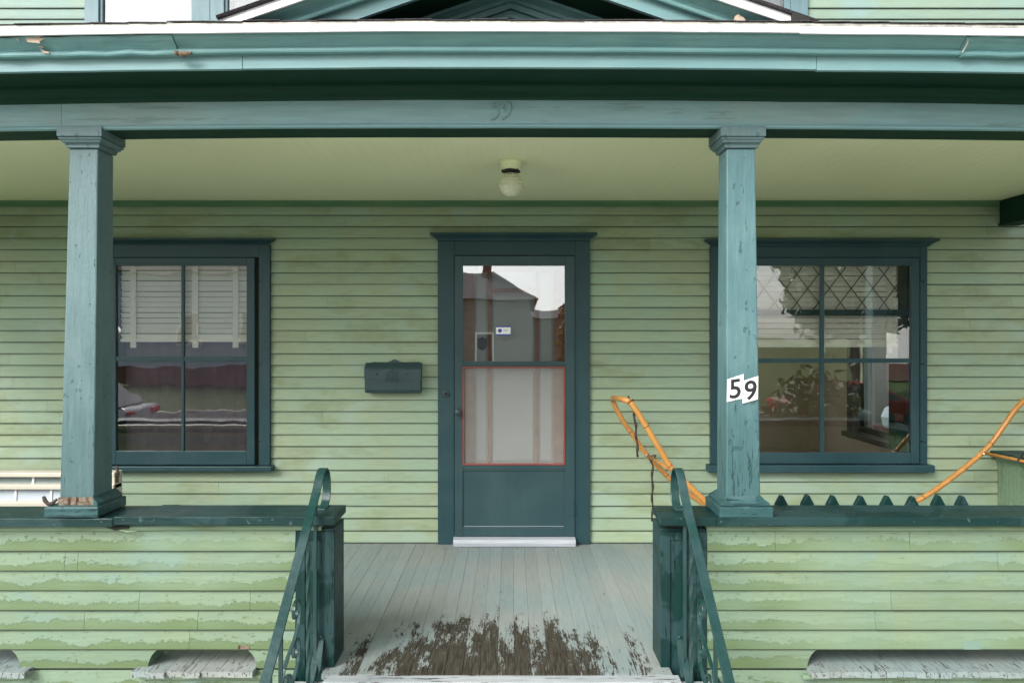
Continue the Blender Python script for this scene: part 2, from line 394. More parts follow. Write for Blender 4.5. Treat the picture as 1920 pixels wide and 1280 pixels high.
class MB:
    def __init__(s):
        s.v, s.f, s.uv = [], [], None
    def add(s, vs, fs):
        o = len(s.v)
        s.v += [tuple(v) for v in vs]
        s.f += [tuple(i + o for i in f) for f in fs]
        return s
    def box(s, x0, x1, y0, y1, z0, z1):
        v = [(x, y, z) for x in (x0, x1) for y in (y0, y1) for z in (z0, z1)]
        return s.add(v, [(0, 1, 3, 2), (4, 6, 7, 5), (0, 4, 5, 1), (2, 3, 7, 6), (0, 2, 6, 4), (1, 5, 7, 3)])
    def run(s, prof, xs, zf=None, yf=None, axis='x'):
        """closed (y,z) profile carried along x (or x,z profile along y)"""
        n = len(prof)
        vs = []
        for x in xs:
            dz = zf(x) if zf else 0
            dy = yf(x) if yf else 0
            for a, z in prof:
                vs.append((x, a + dy, z + dz) if axis == 'x' else (a + dy, x, z + dz))
        fs = []
        for i in range(len(xs) - 1):
            for j in range(n):
                a, b = i * n + j, i * n + (j + 1) % n
                fs.append((a, b, b + n, a + n))
        fs.append(tuple(range(n)))
        fs.append(tuple(range((len(xs) - 1) * n, len(xs) * n)))
        return s.add(vs, fs)
    def poly(s, pts, y0, y1):
        """(x,z) outline with depth along y"""
        n = len(pts)
        vs = [(x, y0, z) for x, z in pts] + [(x, y1, z) for x, z in pts]
        fs = [tuple(range(n)), tuple(range(n, 2 * n))] + [(i, (i + 1) % n, n + (i + 1) % n, n + i) for i in range(n)]
        return s.add(vs, fs)
    def tube(s, path, r, n=8, caps=True):
        path = [Vector(p) for p in path]
        rs = r if isinstance(r, (list, tuple)) else [r] * len(path)
        up = Vector((0.13, 0.27, 0.95)).normalized()
        vs, fs = [], []
        prev = None
        for i, p in enumerate(path):
            t = (path[min(i + 1, len(path) - 1)] - path[max(i - 1, 0)]).normalized()
            if prev is None:
                a = t.cross(up)
                if a.length < 0.1: a = t.cross(Vector((1, 0, 0)))
            else:
                a = prev - t * prev.dot(t)
            a.normalize(); prev = a
            b = t.cross(a)
            for j in range(n):
                an = 2 * math.pi * j / n
                vs.append(p + (a * math.cos(an) + b * math.sin(an)) * rs[i])
        for i in range(len(path) - 1):
            for j in range(n):
                q, w = i * n + j, i * n + (j + 1) % n
                fs.append((q, w, w + n, q + n))
        if caps:
            fs.append(tuple(range(n))); fs.append(tuple(range((len(path) - 1) * n, len(path) * n)))
        return s.add(vs, fs)
    def ribbon(s, path, wx, th):
        """flat bar lying across x, following a path of (x,y,z) in a plane of constant x"""
        path = [Vector(p) for p in path]
        vs, fs = [], []
        for i, p in enumerate(path):
            t = (path[min(i + 1, len(path) - 1)] - path[max(i - 1, 0)]).normalized()
            nrm = Vector((0, -t.z, t.y))
            for sx, sn in ((-1, -1), (1, -1), (1, 1), (-1, 1)):
                vs.append(p + Vector((sx * wx / 2, 0, 0)) + nrm * sn * th / 2)
        for i in range(len(path) - 1):
            for j in range(4):
                q, w = i * 4 + j, i * 4 + (j + 1) % 4
                fs.append((q, w, w + 4, q + 4))
        fs.append((0, 1, 2, 3)); k = (len(path) - 1) * 4; fs.append((k, k + 1, k + 2, k + 3))
        return s.add(vs, fs)
    def lathe(s, prof, c, n=20, axis='z'):
        vs, fs = [], []
        for r, h in prof:
            for j in range(n):
                a = 2 * math.pi * j / n
                d = (r * math.cos(a), r * math.sin(a), h)
                if axis == 'y': d = (d[0], h, d[1])
                if axis == 'x': d = (h, d[0], d[1])
                vs.append((c[0] + d[0], c[1] + d[1], c[2] + d[2]))
        for i in range(len(prof) - 1):
            for j in range(n):
                q, w = i * n + j, i * n + (j + 1) % n
                fs.append((q, w, w + n, q + n))
        fs.append(tuple(range(n))); k = (len(prof) - 1) * n; fs.append(tuple(range(k, k + n)))
        return s.add(vs, fs)
    def build(s, name, mat, parent=None, smooth=False, bevel=0.0, uv=None):
        off = Vector((0, 0, 0))
        p = parent
        while p is not None:
            off += p.location; p = p.parent
        me = bpy.data.meshes.new(name)
        me.from_pydata([tuple(Vector(v) - off) for v in s.v], [], s.f)
        bm = bmesh.new(); bm.from_mesh(me)
        bmesh.ops.recalc_face_normals(bm, faces=bm.faces)
        bm.to_mesh(me); bm.free()
        if uv:
            lay = me.uv_layers.new(name='UVMap')
            for lp in me.loops:
                v = me.vertices[lp.vertex_index].co + off
                lay.data[lp.index].uv = uv(v)
        me.materials.append(mat)
        if smooth:
            for pl in me.polygons: pl.use_smooth = True
        o = bpy.data.objects.new(name, me)
        COL.objects.link(o)
        if parent is not None: o.parent = parent
        if bevel:
            b = o.modifiers.new('bevel', 'BEVEL'); b.width = bevel; b.segments = 2; b.limit_method = 'ANGLE'; b.angle_limit = R(40)
        return o

def thing(name, label, cat, loc=(0, 0, 0), group=None):
    o = bpy.data.objects.new(name, None)
    COL.objects.link(o)
    o.location = loc
    o.empty_display_size = 0.1
    return tag(o, label, cat, group)
def tag(o, label, cat, group=None):
    o['label'] = label; o['category'] = cat
    if group: o['group'] = group
    return o
def structure(o):
    o['kind'] = 'structure'
    return o
def steps(a, b, d):
    n = max(1, int(round(abs(b - a) / d)))
    return [a + (b - a) * i / n for i in range(n + 1)]

def spline(pts, n=6):
    pts = [Vector(p) for p in pts]
    out = []
    for i in range(len(pts) - 1):
        p0, p1, p2, p3 = pts[max(i - 1, 0)], pts[i], pts[i + 1], pts[min(i + 2, len(pts) - 1)]
        for k in range(n):
            t = k / n
            out.append(0.5 * ((2 * p1) + (-p0 + p2) * t + (2 * p0 - 5 * p1 + 4 * p2 - p3) * t * t + (-p0 + 3 * p1 - 3 * p2 + p3) * t ** 3))
    out.append(pts[-1])
    return out

def box_obj(name, mat, parent, x0, x1, y0, y1, z0, z1, bevel=0.003):
    return MB().box(x0, x1, y0, y1, z0, z1).build(name, mat, parent, bevel=bevel)

# ------------------------------------------------------------------ ground and street
GZ = -0.75
RZ = GZ - 0.40                 # the street lies lower than the yard
structure(MB().run([(450, GZ), (-3.0, GZ), (-4.5, RZ), (-15.5, RZ), (-18.5, GZ - 0.1), (-450, GZ), (-450, GZ - 2), (450, GZ - 2)], [-450, 450]).build('ground', M['grass']))
structure(MB().box(-6.5, 5.5, -2.95, 3.40, GZ - 0.05, GZ + 0.02).build('bounce_forecourt', M['concrete']))  # unseen pale paving, added to bounce light up into the porch
structure(MB().box(-70, 70, -5.419, -4.5, RZ - 0.05, RZ + 0.125).build('pavement', M['concrete']))
structure(MB().box(-70, 70, -14.2, -5.6, RZ - 0.25, RZ + 0.008).build('road', M['asphalt']))
structure(MB().box(-70, 70, -5.6, -5.42, RZ - 0.2, RZ + 0.13).build('kerb', M['concrete'], bevel=0.02))
structure(MB().box(-70, 70, -14.38, -14.2, RZ - 0.2, RZ + 0.13).build('kerb', M['concrete'], bevel=0.02))

# ------------------------------------------------------------------ the house
LX, RX = -5.6, 4.35            # corners of the house front
WY = 5.515                     # sheathing plane
house = thing('house', 'old green clapboard house with dark teal door and window trim behind the porch', 'house', (0, 5.6, 0))

openings = [(-0.47, 0.47, -0.02, 2.20), (-2.98, -1.95, 0.62, 2.15), (1.64, 3.06, 0.62, 2.15),
            (-3.06, -2.43, 3.2, 5.2), (-2.12, -1.45, 3.2, 5.2), (1.36, 2.06, 3.2, 5.2)]
def holed_wall(x0, x1, z0, z1, y0, y1, ops):
    xs = sorted({x0, x1} | {v for o in ops for v in o[:2] if x0 < v < x1})
    zs = sorted({z0, z1} | {v for o in ops for v in o[2:] if z0 < v < z1})
    mb = MB()
    for i in range(len(xs) - 1):
        run0 = None
        for j in range(len(zs) - 1):
            cx, cz = (xs[i] + xs[i + 1]) / 2, (zs[j] + zs[j + 1]) / 2
            solid = not any(o[0] < cx < o[1] and o[2] < cz < o[3] for o in ops)
            if solid and run0 is None: run0 = zs[j]
            if run0 is not None and (not solid):
                mb.box(xs[i], xs[i + 1], y0, y1, run0, zs[j]); run0 = None
        if run0 is not None: mb.box(xs[i], xs[i + 1], y0, y1, run0, zs[-1])
    return mb
wall = holed_wall(LX, RX, GZ, 6.4, WY, 5.67, openings).build('front_wall', M['clap'], house)
side = MB()
side.box(LX, LX + 0.15, 5.672, 11, GZ, 6.4)
side.box(LX + .151, 1.05, 10.85, 11.0, GZ, 6.4).box(3.15, RX - .151, 10.85, 11.0, GZ, 6.4).box(1.05, 3.15, 10.85, 11.0, GZ, 0.3).box(1.05, 3.15, 10.85, 11.0, 2.5, 6.4)  # back wall; its unseen opening is added to let skylight into the right room
side.box(RX - 0.15, RX, 5.672, 6.6, GZ, 6.4).box(RX - 0.15, RX, 8.75, 10.848, GZ, 6.4)
side.box(RX - 0.15, RX, 6.602, 8.748, GZ, 0.42).box(RX - 0.15, RX, 6.602, 8.748, 2.0, 6.4)
side.build('side_wall', M['siding_grey'], house)
rf = MB()
rf.run([(4.9, 6.35), (8.3, 8.6), (11.6, 6.35), (11.6, 6.45), (8.3, 8.75), (4.9, 6.45)], [LX - 0.4, RX + 0.4])
rf.build('roof', M['shingle'], house)

# courses of clapboards on the ground floor
CZ = [2.481, 2.394, 2.307, 2.22, 2.132, 2.045, 1.958, 1.871, 1.783, 1.696, 1.608, 1.521, 1.433, 1.346, 1.258, 1.171,
      1.083, 0.996, 0.908, 0.821, 0.733, 0.643, 0.553, 0.465, 0.376, 0.281, 0.19, 0.095, 0.004]
def clapboard(x0, x1, z0, z1, mat, parent, yf=5.495, seed=0.0, th=0.013):
    xs = steps(x0, x1, 0.35)
    j = random.uniform(-0.0012, 0.0012)
    prof = [(yf, z0), (yf + 0.001, z0 + 0.02), (yf + th, z1 + 0.014), (yf + th + 0.004, z1 + 0.014), (yf + th + 0.004, z0)]
    mb = MB().run(prof, xs, lambda x: wob(x, seed, 0.0012) + j, lambda x: wob(x, seed + 4, 0.0012))
    hh = z1 - z0
    ox = random.uniform(0, 50)
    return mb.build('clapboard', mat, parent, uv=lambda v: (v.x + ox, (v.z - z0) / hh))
# obstacles that interrupt the boards: (x0, x1, z0, z1) of the casings
casings = [(-0.549, 0.593, -1, 2.285), (-2.995, -1.821, 0.56, 2.26), (1.506, 3.135, 0.555, 2.245)]
for i, z0 in enumerate(CZ):
    z1 = CZ[i - 1] if i else 2.548
    cuts = sorted((c[0], c[1]) for c in casings if c[2] < (z0 + z1) / 2 < c[3])
    x = LX
    spans = []
    for a, b in cuts:
        spans.append((x, a)); x = b
    spans.append((x, RX))
    for a, b in spans:
        parts = [a, b]
        if b - a > 2.6 or (b - a > 1.0 and random.random() < 0.45):
            for _ in range(1 if b - a < 3.5 else 2):
                parts.append(random.uniform(a + 0.25, b - 0.25))
        parts.sort()
        for p, q in zip(parts, parts[1:]):
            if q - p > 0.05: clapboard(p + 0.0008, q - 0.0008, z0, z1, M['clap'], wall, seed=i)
MB().run([(5.485, 2.548), (5.485, 2.575), (5.478, 2.58), (5.47, 2.592), (5.513, 2.592), (5.513, 2.548)], steps(LX, RX, 0.5)).build('frieze_strip', M['frieze_green'], wall)

# upper storey: only the part over the porch roof is in reach of the lens
up_c = [(-3.215, -1.30), (1.24, 2.239)]
zz = 3.55
i = 0
while zz < 4.75:
    z1 = zz + 0.0832
    x = LX
    for a, b in up_c + [(RX, RX)]:
        e = min(a, RX)
        mid = [x, e] if e - x < 2.2 else [x, random.uniform(x + 0.4, e - 0.4), e]
        for p, q in zip(mid, mid[1:]):
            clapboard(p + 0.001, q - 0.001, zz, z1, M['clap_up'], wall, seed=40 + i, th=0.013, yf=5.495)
        x = b
    zz = z1; i += 1
MB().box(LX, -3.217, 5.50, 5.513, zz + 0.02, 6.3).box(2.241, RX, 5.50, 5.513, zz + 0.02, 6.3).box(-1.298, 1.238, 5.50, 5.513, zz + 0.02, 6.3).build('upper_siding', M['clap_up'], wall)

# ---- windows
def head_cap(name, parent, x0, x1, z0, z1, yw=5.49, out=0.07):
    """projecting crown on a casing head, returned at both ends"""
    prof = [(0.018, z0), (0.024, z0 + 0.008), (0.03, z0 + 0.3 * (z1 - z0)), (0.055, z0 + 0.62 * (z1 - z0)), (out, z0 + 0.72 * (z1 - z0)), (out, z1), ]
    mb = MB()
    vs = []
    for d, z in prof:
        e = d - out
        vs += [(x0 - e, yw, z), (x0 - e, yw - d, z), (x1 + e, yw - d, z), (x1 + e, yw, z)]
    fs = [(0, 1, 2, 3)]
    n = len(prof)
    for i in range(n - 1):
        for j in range(4):
            a, b = i * 4 + j, i * 4 + (j + 1) % 4
            fs.append((a, b, b + 4, a + 4))
    k = (n - 1) * 4
    fs.append((k, k + 1, k + 2, k + 3))
    return mb.add(vs, fs).build(name, M['trim'], parent)

def window(x0c, x1c, gx, gz, head, sill, capx, sash_l, sash_r, label=None):
    """x0c/x1c outer casing; gx = glass column edges; gz = glass row edges (top row, bottom row)"""
    m = M['trim']
    c = MB()
    c.box(x0c, gx[0] - 0.075, 5.468, 5.53, sill[1], head[0])
    c.box(gx[3] + 0.075 if sash_r is None else sash_r, x1c, 5.468, 5.53, sill[1], head[0])
    xi0 = gx[0] - 0.0755; xi1 = (gx[3] + 0.075 if sash_r is None else sash_r) + 0.0005
    c.box(xi0 + 0.001, xi1 - 0.001, 5.470, 5.53, gz[0] + 0.062, head[0])
    w = c.build('window', m, house, bevel=0.003)
    if label: w['label'] = label
    head_cap('window_hood', w, capx[0], capx[1], head[0] + 0.001, head[1])
    MB().box(x0c - 0.03, x1c + 0.028, 5.415, 5.535, sill[0], sill[1] - 0.001).build('window_sill', m, w, bevel=0.006)
    # storm frame
    f = MB()
    fy0, fy1 = 5.452, 5.482
    f.box(gx[0] - 0.05, gx[0], fy0, fy1, sill[1] + 0.006, gz[0] + 0.058)
    f.box(gx[3], gx[3] + 0.06, fy0, fy1, sill[1] + 0.006, gz[0] + 0.058)
    f.box(gx[0], gx[3], fy0 + 0.0015, fy1, gz[0], gz[0] + 0.058)
    f.box(gx[0], gx[3], fy0 + 0.0015, fy1, sill[1] + 0.006, gz[3])
    f.build('storm_frame', m, w, bevel=0.003)
    MB().box(gx[1], gx[2], fy0 + 0.003, fy1 - 0.002, gz[3], gz[0]).build('muntin', m, w, bevel=0.002)
    MB().box(gx[0], gx[1] - 0.001, fy0 + 0.004, fy1 - 0.003, gz[2], gz[1]).box(gx[2] + 0.001, gx[3], fy0 + 0.004, fy1 - 0.003, gz[2], gz[1]).build('muntin', m, w, bevel=0.002)
    for (a, b) in ((gx[0], gx[1]), (gx[2], gx[3])):
        for (t, u) in ((gz[0], gz[1]), (gz[2], gz[3])):
            MB().box(a - 0.002, b + 0.002, 5.469, 5.472, u - 0.002, t + 0.002).build('pane', M['glass'], w)
    # hooks that hold the storm window
    h = MB()
    for zc in (0.78, 1.36, 1.98):
        h.tube([(gx[3] + 0.062, 5.458, zc), (gx[3] + 0.085, 5.452, zc + 0.004), (gx[3] + 0.10, 5.462, zc - 0.006)], 0.003, 5)
    h.build('hook', M['black'], w)
    # reveal and inner sash
    j = MB()
    j.box(gx[0] - 0.05, gx[0] - 0.012, 5.535, 5.669, 0.62, 2.15)
    j.box(gx[3] + 0.012, gx[3] + 0.05, 5.535, 5.669, 0.62, 2.15)
    j.build('jamb', m, w)
    return w

wl = window(-2.997, -1.817, (-2.969, -2.479, -2.459, -1.986), (2.098, 1.416, 1.379, 0.705), (2.258, 2.298), (0.557, 0.597), (-3.055, -1.779), None, -1.90,
            'left front window with bare dark room below its blind')
wr = window(1.504, 3.137, (1.669, 2.327, 2.355, 3.009), (2.098, 1.400, 1.367, 0.693), (2.242, 2.294), (0.549, 0.605), (1.46, 3.205), None, None,
            'right front window with diamond lattice in its upper lights')
# inner sash rails
MB().box(-2.96, -1.995, 5.575, 5.605, 1.37, 1.41).build('meeting_rail', M['trim'], wl)
MB().box(1.672, 3.006, 5.485, 5.515, 1.722, 1.768).build('transom_rail', M['trim'], wr)
MB().box(2.945, 3.02, 5.56, 5.66, 0.70, 1.36).build('inner_stile', M['soffit'], wr)
lat = MB()
LZ0, LZ1 = 1.768, 2.09
dx = 0.165
x = 1.30
while x < 3.05:
    for sgn in (1, -1):
        xa, xb = (x, x + 0.33 * 0.75) if sgn > 0 else (x + 0.33 * 0.75, x)
        za, zb = LZ0, LZ1
        # clip to the opening
        def at(xc): return za + (zb - za) * (xc - xa) / (xb - xa)
        l, r = max(min(xa, xb), 1.68), min(max(xa, xb), 2.93)
        if r - l > 0.02: lat.tube([(l, 5.50, at(l)), (r, 5.50, at(r))], 0.0040, 5)
    x += dx
lat.build('lattice', M['came'], wr)

def blind(label, x0, x1, z0, z1, y, tapes, pitch=0.042):
    b = thing('blind', label, 'blind', ((x0 + x1) / 2, y, z1))
    n = int((z1 - z0) / pitch)
    base = None
    for i in range(n):
        z = z0 + 0.02 + i * pitch
        if base is None:
            base = MB().run([(y + 0.006, z), (y + 0.004, z - 0.002), (y - 0.012, z + pitch * 0.80), (y - 0.010, z + pitch * 0.84)], [x0, x1]).build('slat', M['blind'], b)
        else:
            c = base.copy(); COL.objects.link(c); c.location = (random.uniform(-.002, .002), 0, i * pitch + random.uniform(-.002, .002)); c.rotation_euler = (0, random.uniform(-.003, .003), 0)
    MB().box(x0, x1, y - 0.02, y + 0.012, z0 - 0.006, z0 + 0.018).build('bottom_rail', M['blind'], b)
    for t in tapes:
        MB().box(t - 0.022, t + 0.022, y - 0.017, y - 0.015, z0 - 0.05, z1).build('tape', M['tape'], b)
    return b
blind('cream slatted blind half down inside the left front window', -2.955, -1.995, 1.53, 2.14, 5.512, (-2.86, -2.39, -2.085), 0.040)
blind('cream slatted blind hanging behind the diamond lattice of the right front window', 1.675, 2.94, 1.49, 2.14, 5.540, (2.37, 2.88), 0.040)

cu = MB()
n = 90
cv, cf = [], []
for i in range(n + 1):
    x = -2.965 + (0.975) * i / n
    y = 5.585 + 0.005 * math.sin(x * 47 + math.sin(x * 9) * 2.5) + 0.001 * math.sin(x * 151)
    for z in (0.64, 0.95, 1.26, 1.56):
        cv.append((x + 0.004 * math.sin(z * 5 + x * 20), y, z))
for i in range(n):
    for j in range(3):
        a = i * 4 + j
        cf.append((a, a + 1, a + 5, a + 4))
tag(cu.add(cv, cf).build('curtain', M['mauve'], None, smooth=True), 'mauve grey curtain behind the lower panes of the left front window', 'curtain')

# rooms behind the glass
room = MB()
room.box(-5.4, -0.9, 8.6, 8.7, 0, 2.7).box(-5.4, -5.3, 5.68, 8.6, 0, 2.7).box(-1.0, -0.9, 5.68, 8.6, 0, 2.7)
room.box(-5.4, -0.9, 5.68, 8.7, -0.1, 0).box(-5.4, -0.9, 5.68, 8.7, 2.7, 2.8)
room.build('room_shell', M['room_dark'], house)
room = MB()
room.box(0.9, 1.05, 10.2, 10.3, 0, 2.7).box(3.15, 4.19, 10.2, 10.3, 0, 2.7).box(1.05, 3.15, 10.2, 10.3, 0, 0.3).box(1.05, 3.15, 10.2, 10.3, 2.5, 2.7).box(0.9, 1.0, 5.68, 10.2, 0, 2.7)  # gap in the back wall lines up with that added opening, brightening this room
room.box(0.9, 4.19, 5.68, 10.3, -0.1, 0).box(0.9, 4.19, 5.68, 10.3, 2.7, 2.8)
room.box(4.185, 4.195, 5.68, 6.6, 0, 2.7).box(4.185, 4.195, 8.75, 10.3, 0, 2.7).box(4.185, 4.195, 6.602, 8.748, 0, 0.42).box(4.185, 4.195, 6.602, 8.748, 2.0, 2.7)
room.build('room_shell', M['wallpaper'], house)
sw = MB()
sw.box(4.10, 4.184, 8.72, 8.86, 0.34, 2.1).box(4.10, 4.184, 6.46, 6.6, 0.34, 2.1).box(4.102, 4.184, 6.6, 8.72, 1.98, 2.1).box(4.05, 4.184, 6.4, 8.9, 0.36, 0.42)
sw.box(4.22, 4.26, 6.6, 6.68, 0.42, 2.0).box(4.22, 4.26, 8.67, 8.75, 0.42, 2.0).box(4.22, 4.26, 6.68, 8.67, 0.42, 0.49)
sw.build('side_window', M['room_wood'], house)
MB().box(4.12, 4.14, 8.55, 8.575, 1.02, 1.98).build('blind_cord', M['tape'], house)

# upper windows
def upper_window(x0, x1, g0, g1):
    c = MB()
    c.box(x0, g0 - 0.022, 5.47, 5.53, 3.3, 4.9).box(g1 + 0.045, x1, 5.47, 5.53, 3.3, 4.9).box(x0, x1, 5.469, 5.53, 4.901, 5.05)
    w = c.build('window', M['trim_up'], house, bevel=0.003)
    MB().box(g0 - 0.021, g0, 5.485, 5.52, 3.3, 4.9).box(g1, g1 + 0.044, 5.485, 5.52, 3.3, 4.9).build('sash', M['trim_up'], w, bevel=0.003)
    MB().box(g0, g1, 5.505, 5.508, 3.3, 4.9).build('pane', M['glass_up'], w)
    MB().box(g0 - 0.02, g1 + 0.02, 5.56, 5.57, 3.25, 5.0).build('roller_shade', M['shade'], w)
    return w
upper_window(-3.215, -2.27, -3.087, -2.415)
upper_window(-2.268, -1.30, -2.142, -1.47)
upper_window(1.24, 2.239, 1.40, 2.07)

# ---- door
dr = MB()
dr.box(-0.551, -0.428, 5.466, 5.53, 0.003, 2.283).box(0.486, 0.595, 5.466, 5.53, 0.003, 2.283).box(-0.427, 0.485, 5.468, 5.53, 2.176, 2.283)
door = dr.build('storm_door', M['trim'], house, bevel=0.003)
head_cap('door_hood', door, -0.605, 0.645, 2.284, 2.342)
MB().box(-0.44, -0.425, 5.470, 5.512, 0.01, 2.19).box(0.482, 0.50, 5.462, 5.512, 0.01, 2.19).build('door_stop', M['trim'], door, bevel=0.002)
fr = MB()
Y0, Y1 = 5.452, 5.482
fr.box(-0.423, -0.362, Y0, Y1, 0.064, 2.170).box(0.405, 0.480, Y0, Y1, 0.064, 2.170)
fr.box(-0.362, 0.405, Y0 + .001, Y1, 2.099, 2.170).box(-0.362, 0.405, Y0 + .001, Y1, 0.064, 0.129)
fr.box(-0.362, 0.405, Y0 + .001, Y1, 1.340, 1.378).box(-0.362, 0.405, Y0 + .001, Y1, 0.556, 0.598)
fr.build('door_frame', M['door'], door, bevel=0.003)
MB().box(-0.362, 0.405, Y0 - 0.004, Y0 + 0.01, 1.352, 1.362).box(-0.362, 0.405, Y0 - 0.004, Y0 + 0.01, 0.572, 0.582).build('rail_bead', M['door'], door, bevel=0.002)
MB().box(-0.3615, 0.4045, 5.463, 5.475, 0.1295, 0.5555).build('kick_panel', M['door'], door)
MB().box(-0.354, 0.397, 5.4595, 5.463, 0.137, 0.140).build('panel_bead', M['sill'], door)
# the upper light sits a degree out of plumb in its rebate
MB().add([(x, y + d, z) for d in (0, 0.003) for x, y, z in ((-0.362, 5.4600, 1.378), (0.405, 5.4600, 1.378), (0.405, 5.4742, 2.099), (-0.362, 5.4742, 2.099))],
         [(0, 1, 2, 3), (4, 5, 6, 7), (0, 1, 5, 4), (1, 2, 6, 5), (2, 3, 7, 6), (3, 0, 4, 7)]).build('pane', M['glass_door'], door)
rd = MB()
rd.box(-0.364, -0.353, 5.446, 5.470, 0.600, 1.339).box(0.395, 0.406, 5.446, 5.470, 0.600, 1.339)
rd.box(-0.353, 0.395, 5.4465, 5.470, 1.328, 1.339).box(-0.353, 0.395, 5.4465, 5.470, 0.600, 0.611)
rd.build('red_screen_frame', M['red'], door, bevel=0.002)
MB().box(-0.353, 0.395, 5.462, 5.464, 0.611, 1.328).build('screen', M['screen'], door)
MB().run([(5.40, 0.004), (5.395, 0.03), (5.405, 0.052), (5.455, 0.060), (5.51, 0.060), (5.51, 0.004)], steps(-0.43, 0.482, 0.2)).build('door_sill', M['sill'], door)
for zc in (1.935, 1.10, 0.272):
    h = MB().lathe([(0.007, zc - 0.05), (0.007, zc + 0.05)], (0.468, 5.449, 0), 8).box(0.455, 0.482, 5.449, 5.4515, zc - 0.045, zc + 0.045)
    h.build('hinge', M['door'], door)
kn = MB().box(-0.417, -0.375, 5.444, 5.4515, 0.942, 1.035)
kn.lathe([(0.008, 0), (0.008, -0.02), (0.018, -0.026), (0.023, -0.036), (0.020, -0.047), (0.008, -0.051)], (-0.397, 5.444, 1.0), 16, 'y')
kn.build('door_knob', M['mailbox'], door)
# wooden inner door
wd = MB()
IY0, IY1 = 5.580, 5.62
wd.box(-0.47, -0.28, IY0, IY1, 0.0, 2.16).box(0.329, 0.47, IY0, IY1, 0.0, 2.16)
wd.box(-0.28, 0.329, IY0 + .001, IY1, 2.062, 2.16).box(-0.28, 0.329, IY0 + .001, IY1, 0.45, 0.585)
wd.box(-0.177, -0.148, IY0 + .0005, IY1, 0.585, 2.062).box(0.185, 0.214, IY0 + .0005, IY1, 0.585, 2.062)
wd.box(-0.148, 0.185, IY0 + .002, IY1, 1.905, 1.935).box(-0.28, 0.329, IY0 + .0015, IY1, 0.0, 0.45)
wdo = wd.build('wooden_door', M['brown'], house, bevel=0.004)
for a, b, t in ((-0.28, -0.177, 2.062), (-0.148, 0.185, 1.905), (0.214, 0.329, 2.062)):
    p = MB()
    z0 = 0.585
    vs = [(a, 5.605, z0), (b, 5.605, z0), (b, 5.605, t), (a, 5.605, t), (a + .018, 5.588, z0 + .03), (b - .018, 5.588, z0 + .03), (b - .018, 5.588, t - .03), (a + .018, 5.588, t - .03)]
    p.add(vs, [(4, 5, 6, 7), (0, 1, 5, 4), (1, 2, 6, 5), (2, 3, 7, 6), (3, 0, 4, 7), (0, 3, 2, 1)])
    p.build('door_panel', M['curtain'], wdo)
MB().box(-0.148, 0.185, 5.60, 5.605, 1.935, 2.062).build('door_panel', M['curtain'], wdo)

# stickers, bell, mailbox
st = thing('sticker', 'small white and blue security sticker with round emblem on the door glass', 'sticker', (-0.058, 5.4625, 1.608))
MB().box(-0.112, -0.004, 5.4612, 5.4622, 1.583, 1.634).build('sticker_face', M['plate'], st)
MB().box(-0.112, -0.004, 5.4608, 5.4622, 1.634, 1.645).box(-0.112, -0.004, 5.4608, 5.4622, 1.571, 1.583).build('blue_band', M['blue'], st)
MB().lathe([(0.0150, 5.4602), (0.0150, 5.4611)], (-0.083, 0, 1.609), 18, 'y').build('emblem', M['blue'], st)
MB().box(-0.058, -0.022, 5.4602, 5.4611, 1.615, 1.6175).box(-0.058, -0.022, 5.4602, 5.4611, 1.606, 1.6085).build('print_line', M['greyprint'], st)
sh = [(-0.265, 1.55), (-0.24, 1.552), (-0.222, 1.564), (-0.204, 1.552), (-0.179, 1.55), (-0.183, 1.535), (-0.178, 1.51), (-0.184, 1.48), (-0.203, 1.464), (-0.222, 1.459), (-0.241, 1.464), (-0.26, 1.48), (-0.266, 1.51), (-0.261, 1.535)]
ss = tag(MB().poly([(-0.222 + (x + .222) * .82, z) for x, z in sh], 5.585, 5.5865).build('sticker', M['shield']), 'small grey shield shaped sticker on the left panel of the inner door', 'sticker')
pl = MB()
for z in (1.535, 1.52, 1.505, 1.49):
    pl.box(-0.25, -0.194, 5.5838, 5.585, z, z + 0.005)
pl.build('print_line', M['greyprint'], ss)

bell = thing('doorbell', 'small round dark doorbell button on the left door casing', 'doorbell', (-0.489, 5.466, 1.135))
MB().lathe([(0.030, 5.466), (0.030, 5.460), (0.024, 5.455), (0.018, 5.453), (0.018, 5.456), (0.012, 5.456)], (-0.489, 0, 1.135), 20, 'y').build('bell_plate', M['mailbox'], bell)
MB().lathe([(0.010, 5.458), (0.010, 5.449), (0.006, 5.446)], (-0.489, 0, 1.135), 14, 'y').build('button', M['black'], bell)

mb_t = thing('mailbox', 'dark teal metal mailbox with crest on the clapboards left of the door', 'mailbox', (-0.88, 5.49, 1.14))
mx0, mx1 = -1.088, -0.672
prof = [(5.492, 1.152), (5.43, 1.143), (5.405, 1.15), (5.395, 1.168), (5.393, 1.318), (5.400, 1.33), (5.455, 1.366), (5.492, 1.368)]
MB().run(prof, [mx0, mx0 + 0.004, mx1 - 0.004, mx1]).build('mailbox_body', M['mailbox'], mb_t, bevel=0.004)
bp = [(mx0 + .03, 1.16), (mx1 - .01, 1.16), (mx1 - .003, 1.355), (mx1 - .02, 1.374), (-0.82, 1.371), (-0.845, 1.378), (-0.862, 1.388), (-0.88, 1.394), (-0.898, 1.388), (-0.915, 1.378), (-0.94, 1.371), (mx0 + .05, 1.374), (mx0 + .03, 1.368)]
MB().poly(bp, 5.487, 5.496).build('back_plate', M['mailbox'], mb_t, bevel=0.001)
lid = MB().run([(5.392, 1.245), (5.3895, 1.245), (5.3895, 1.320), (5.398, 1.3325), (5.454, 1.3685), (5.455, 1.366), (5.401, 1.331), (5.393, 1.319)], [mx0 - 0.002, mx1 + 0.002]).build('lid', M['mailbox'], mb_t)
cr = MB()
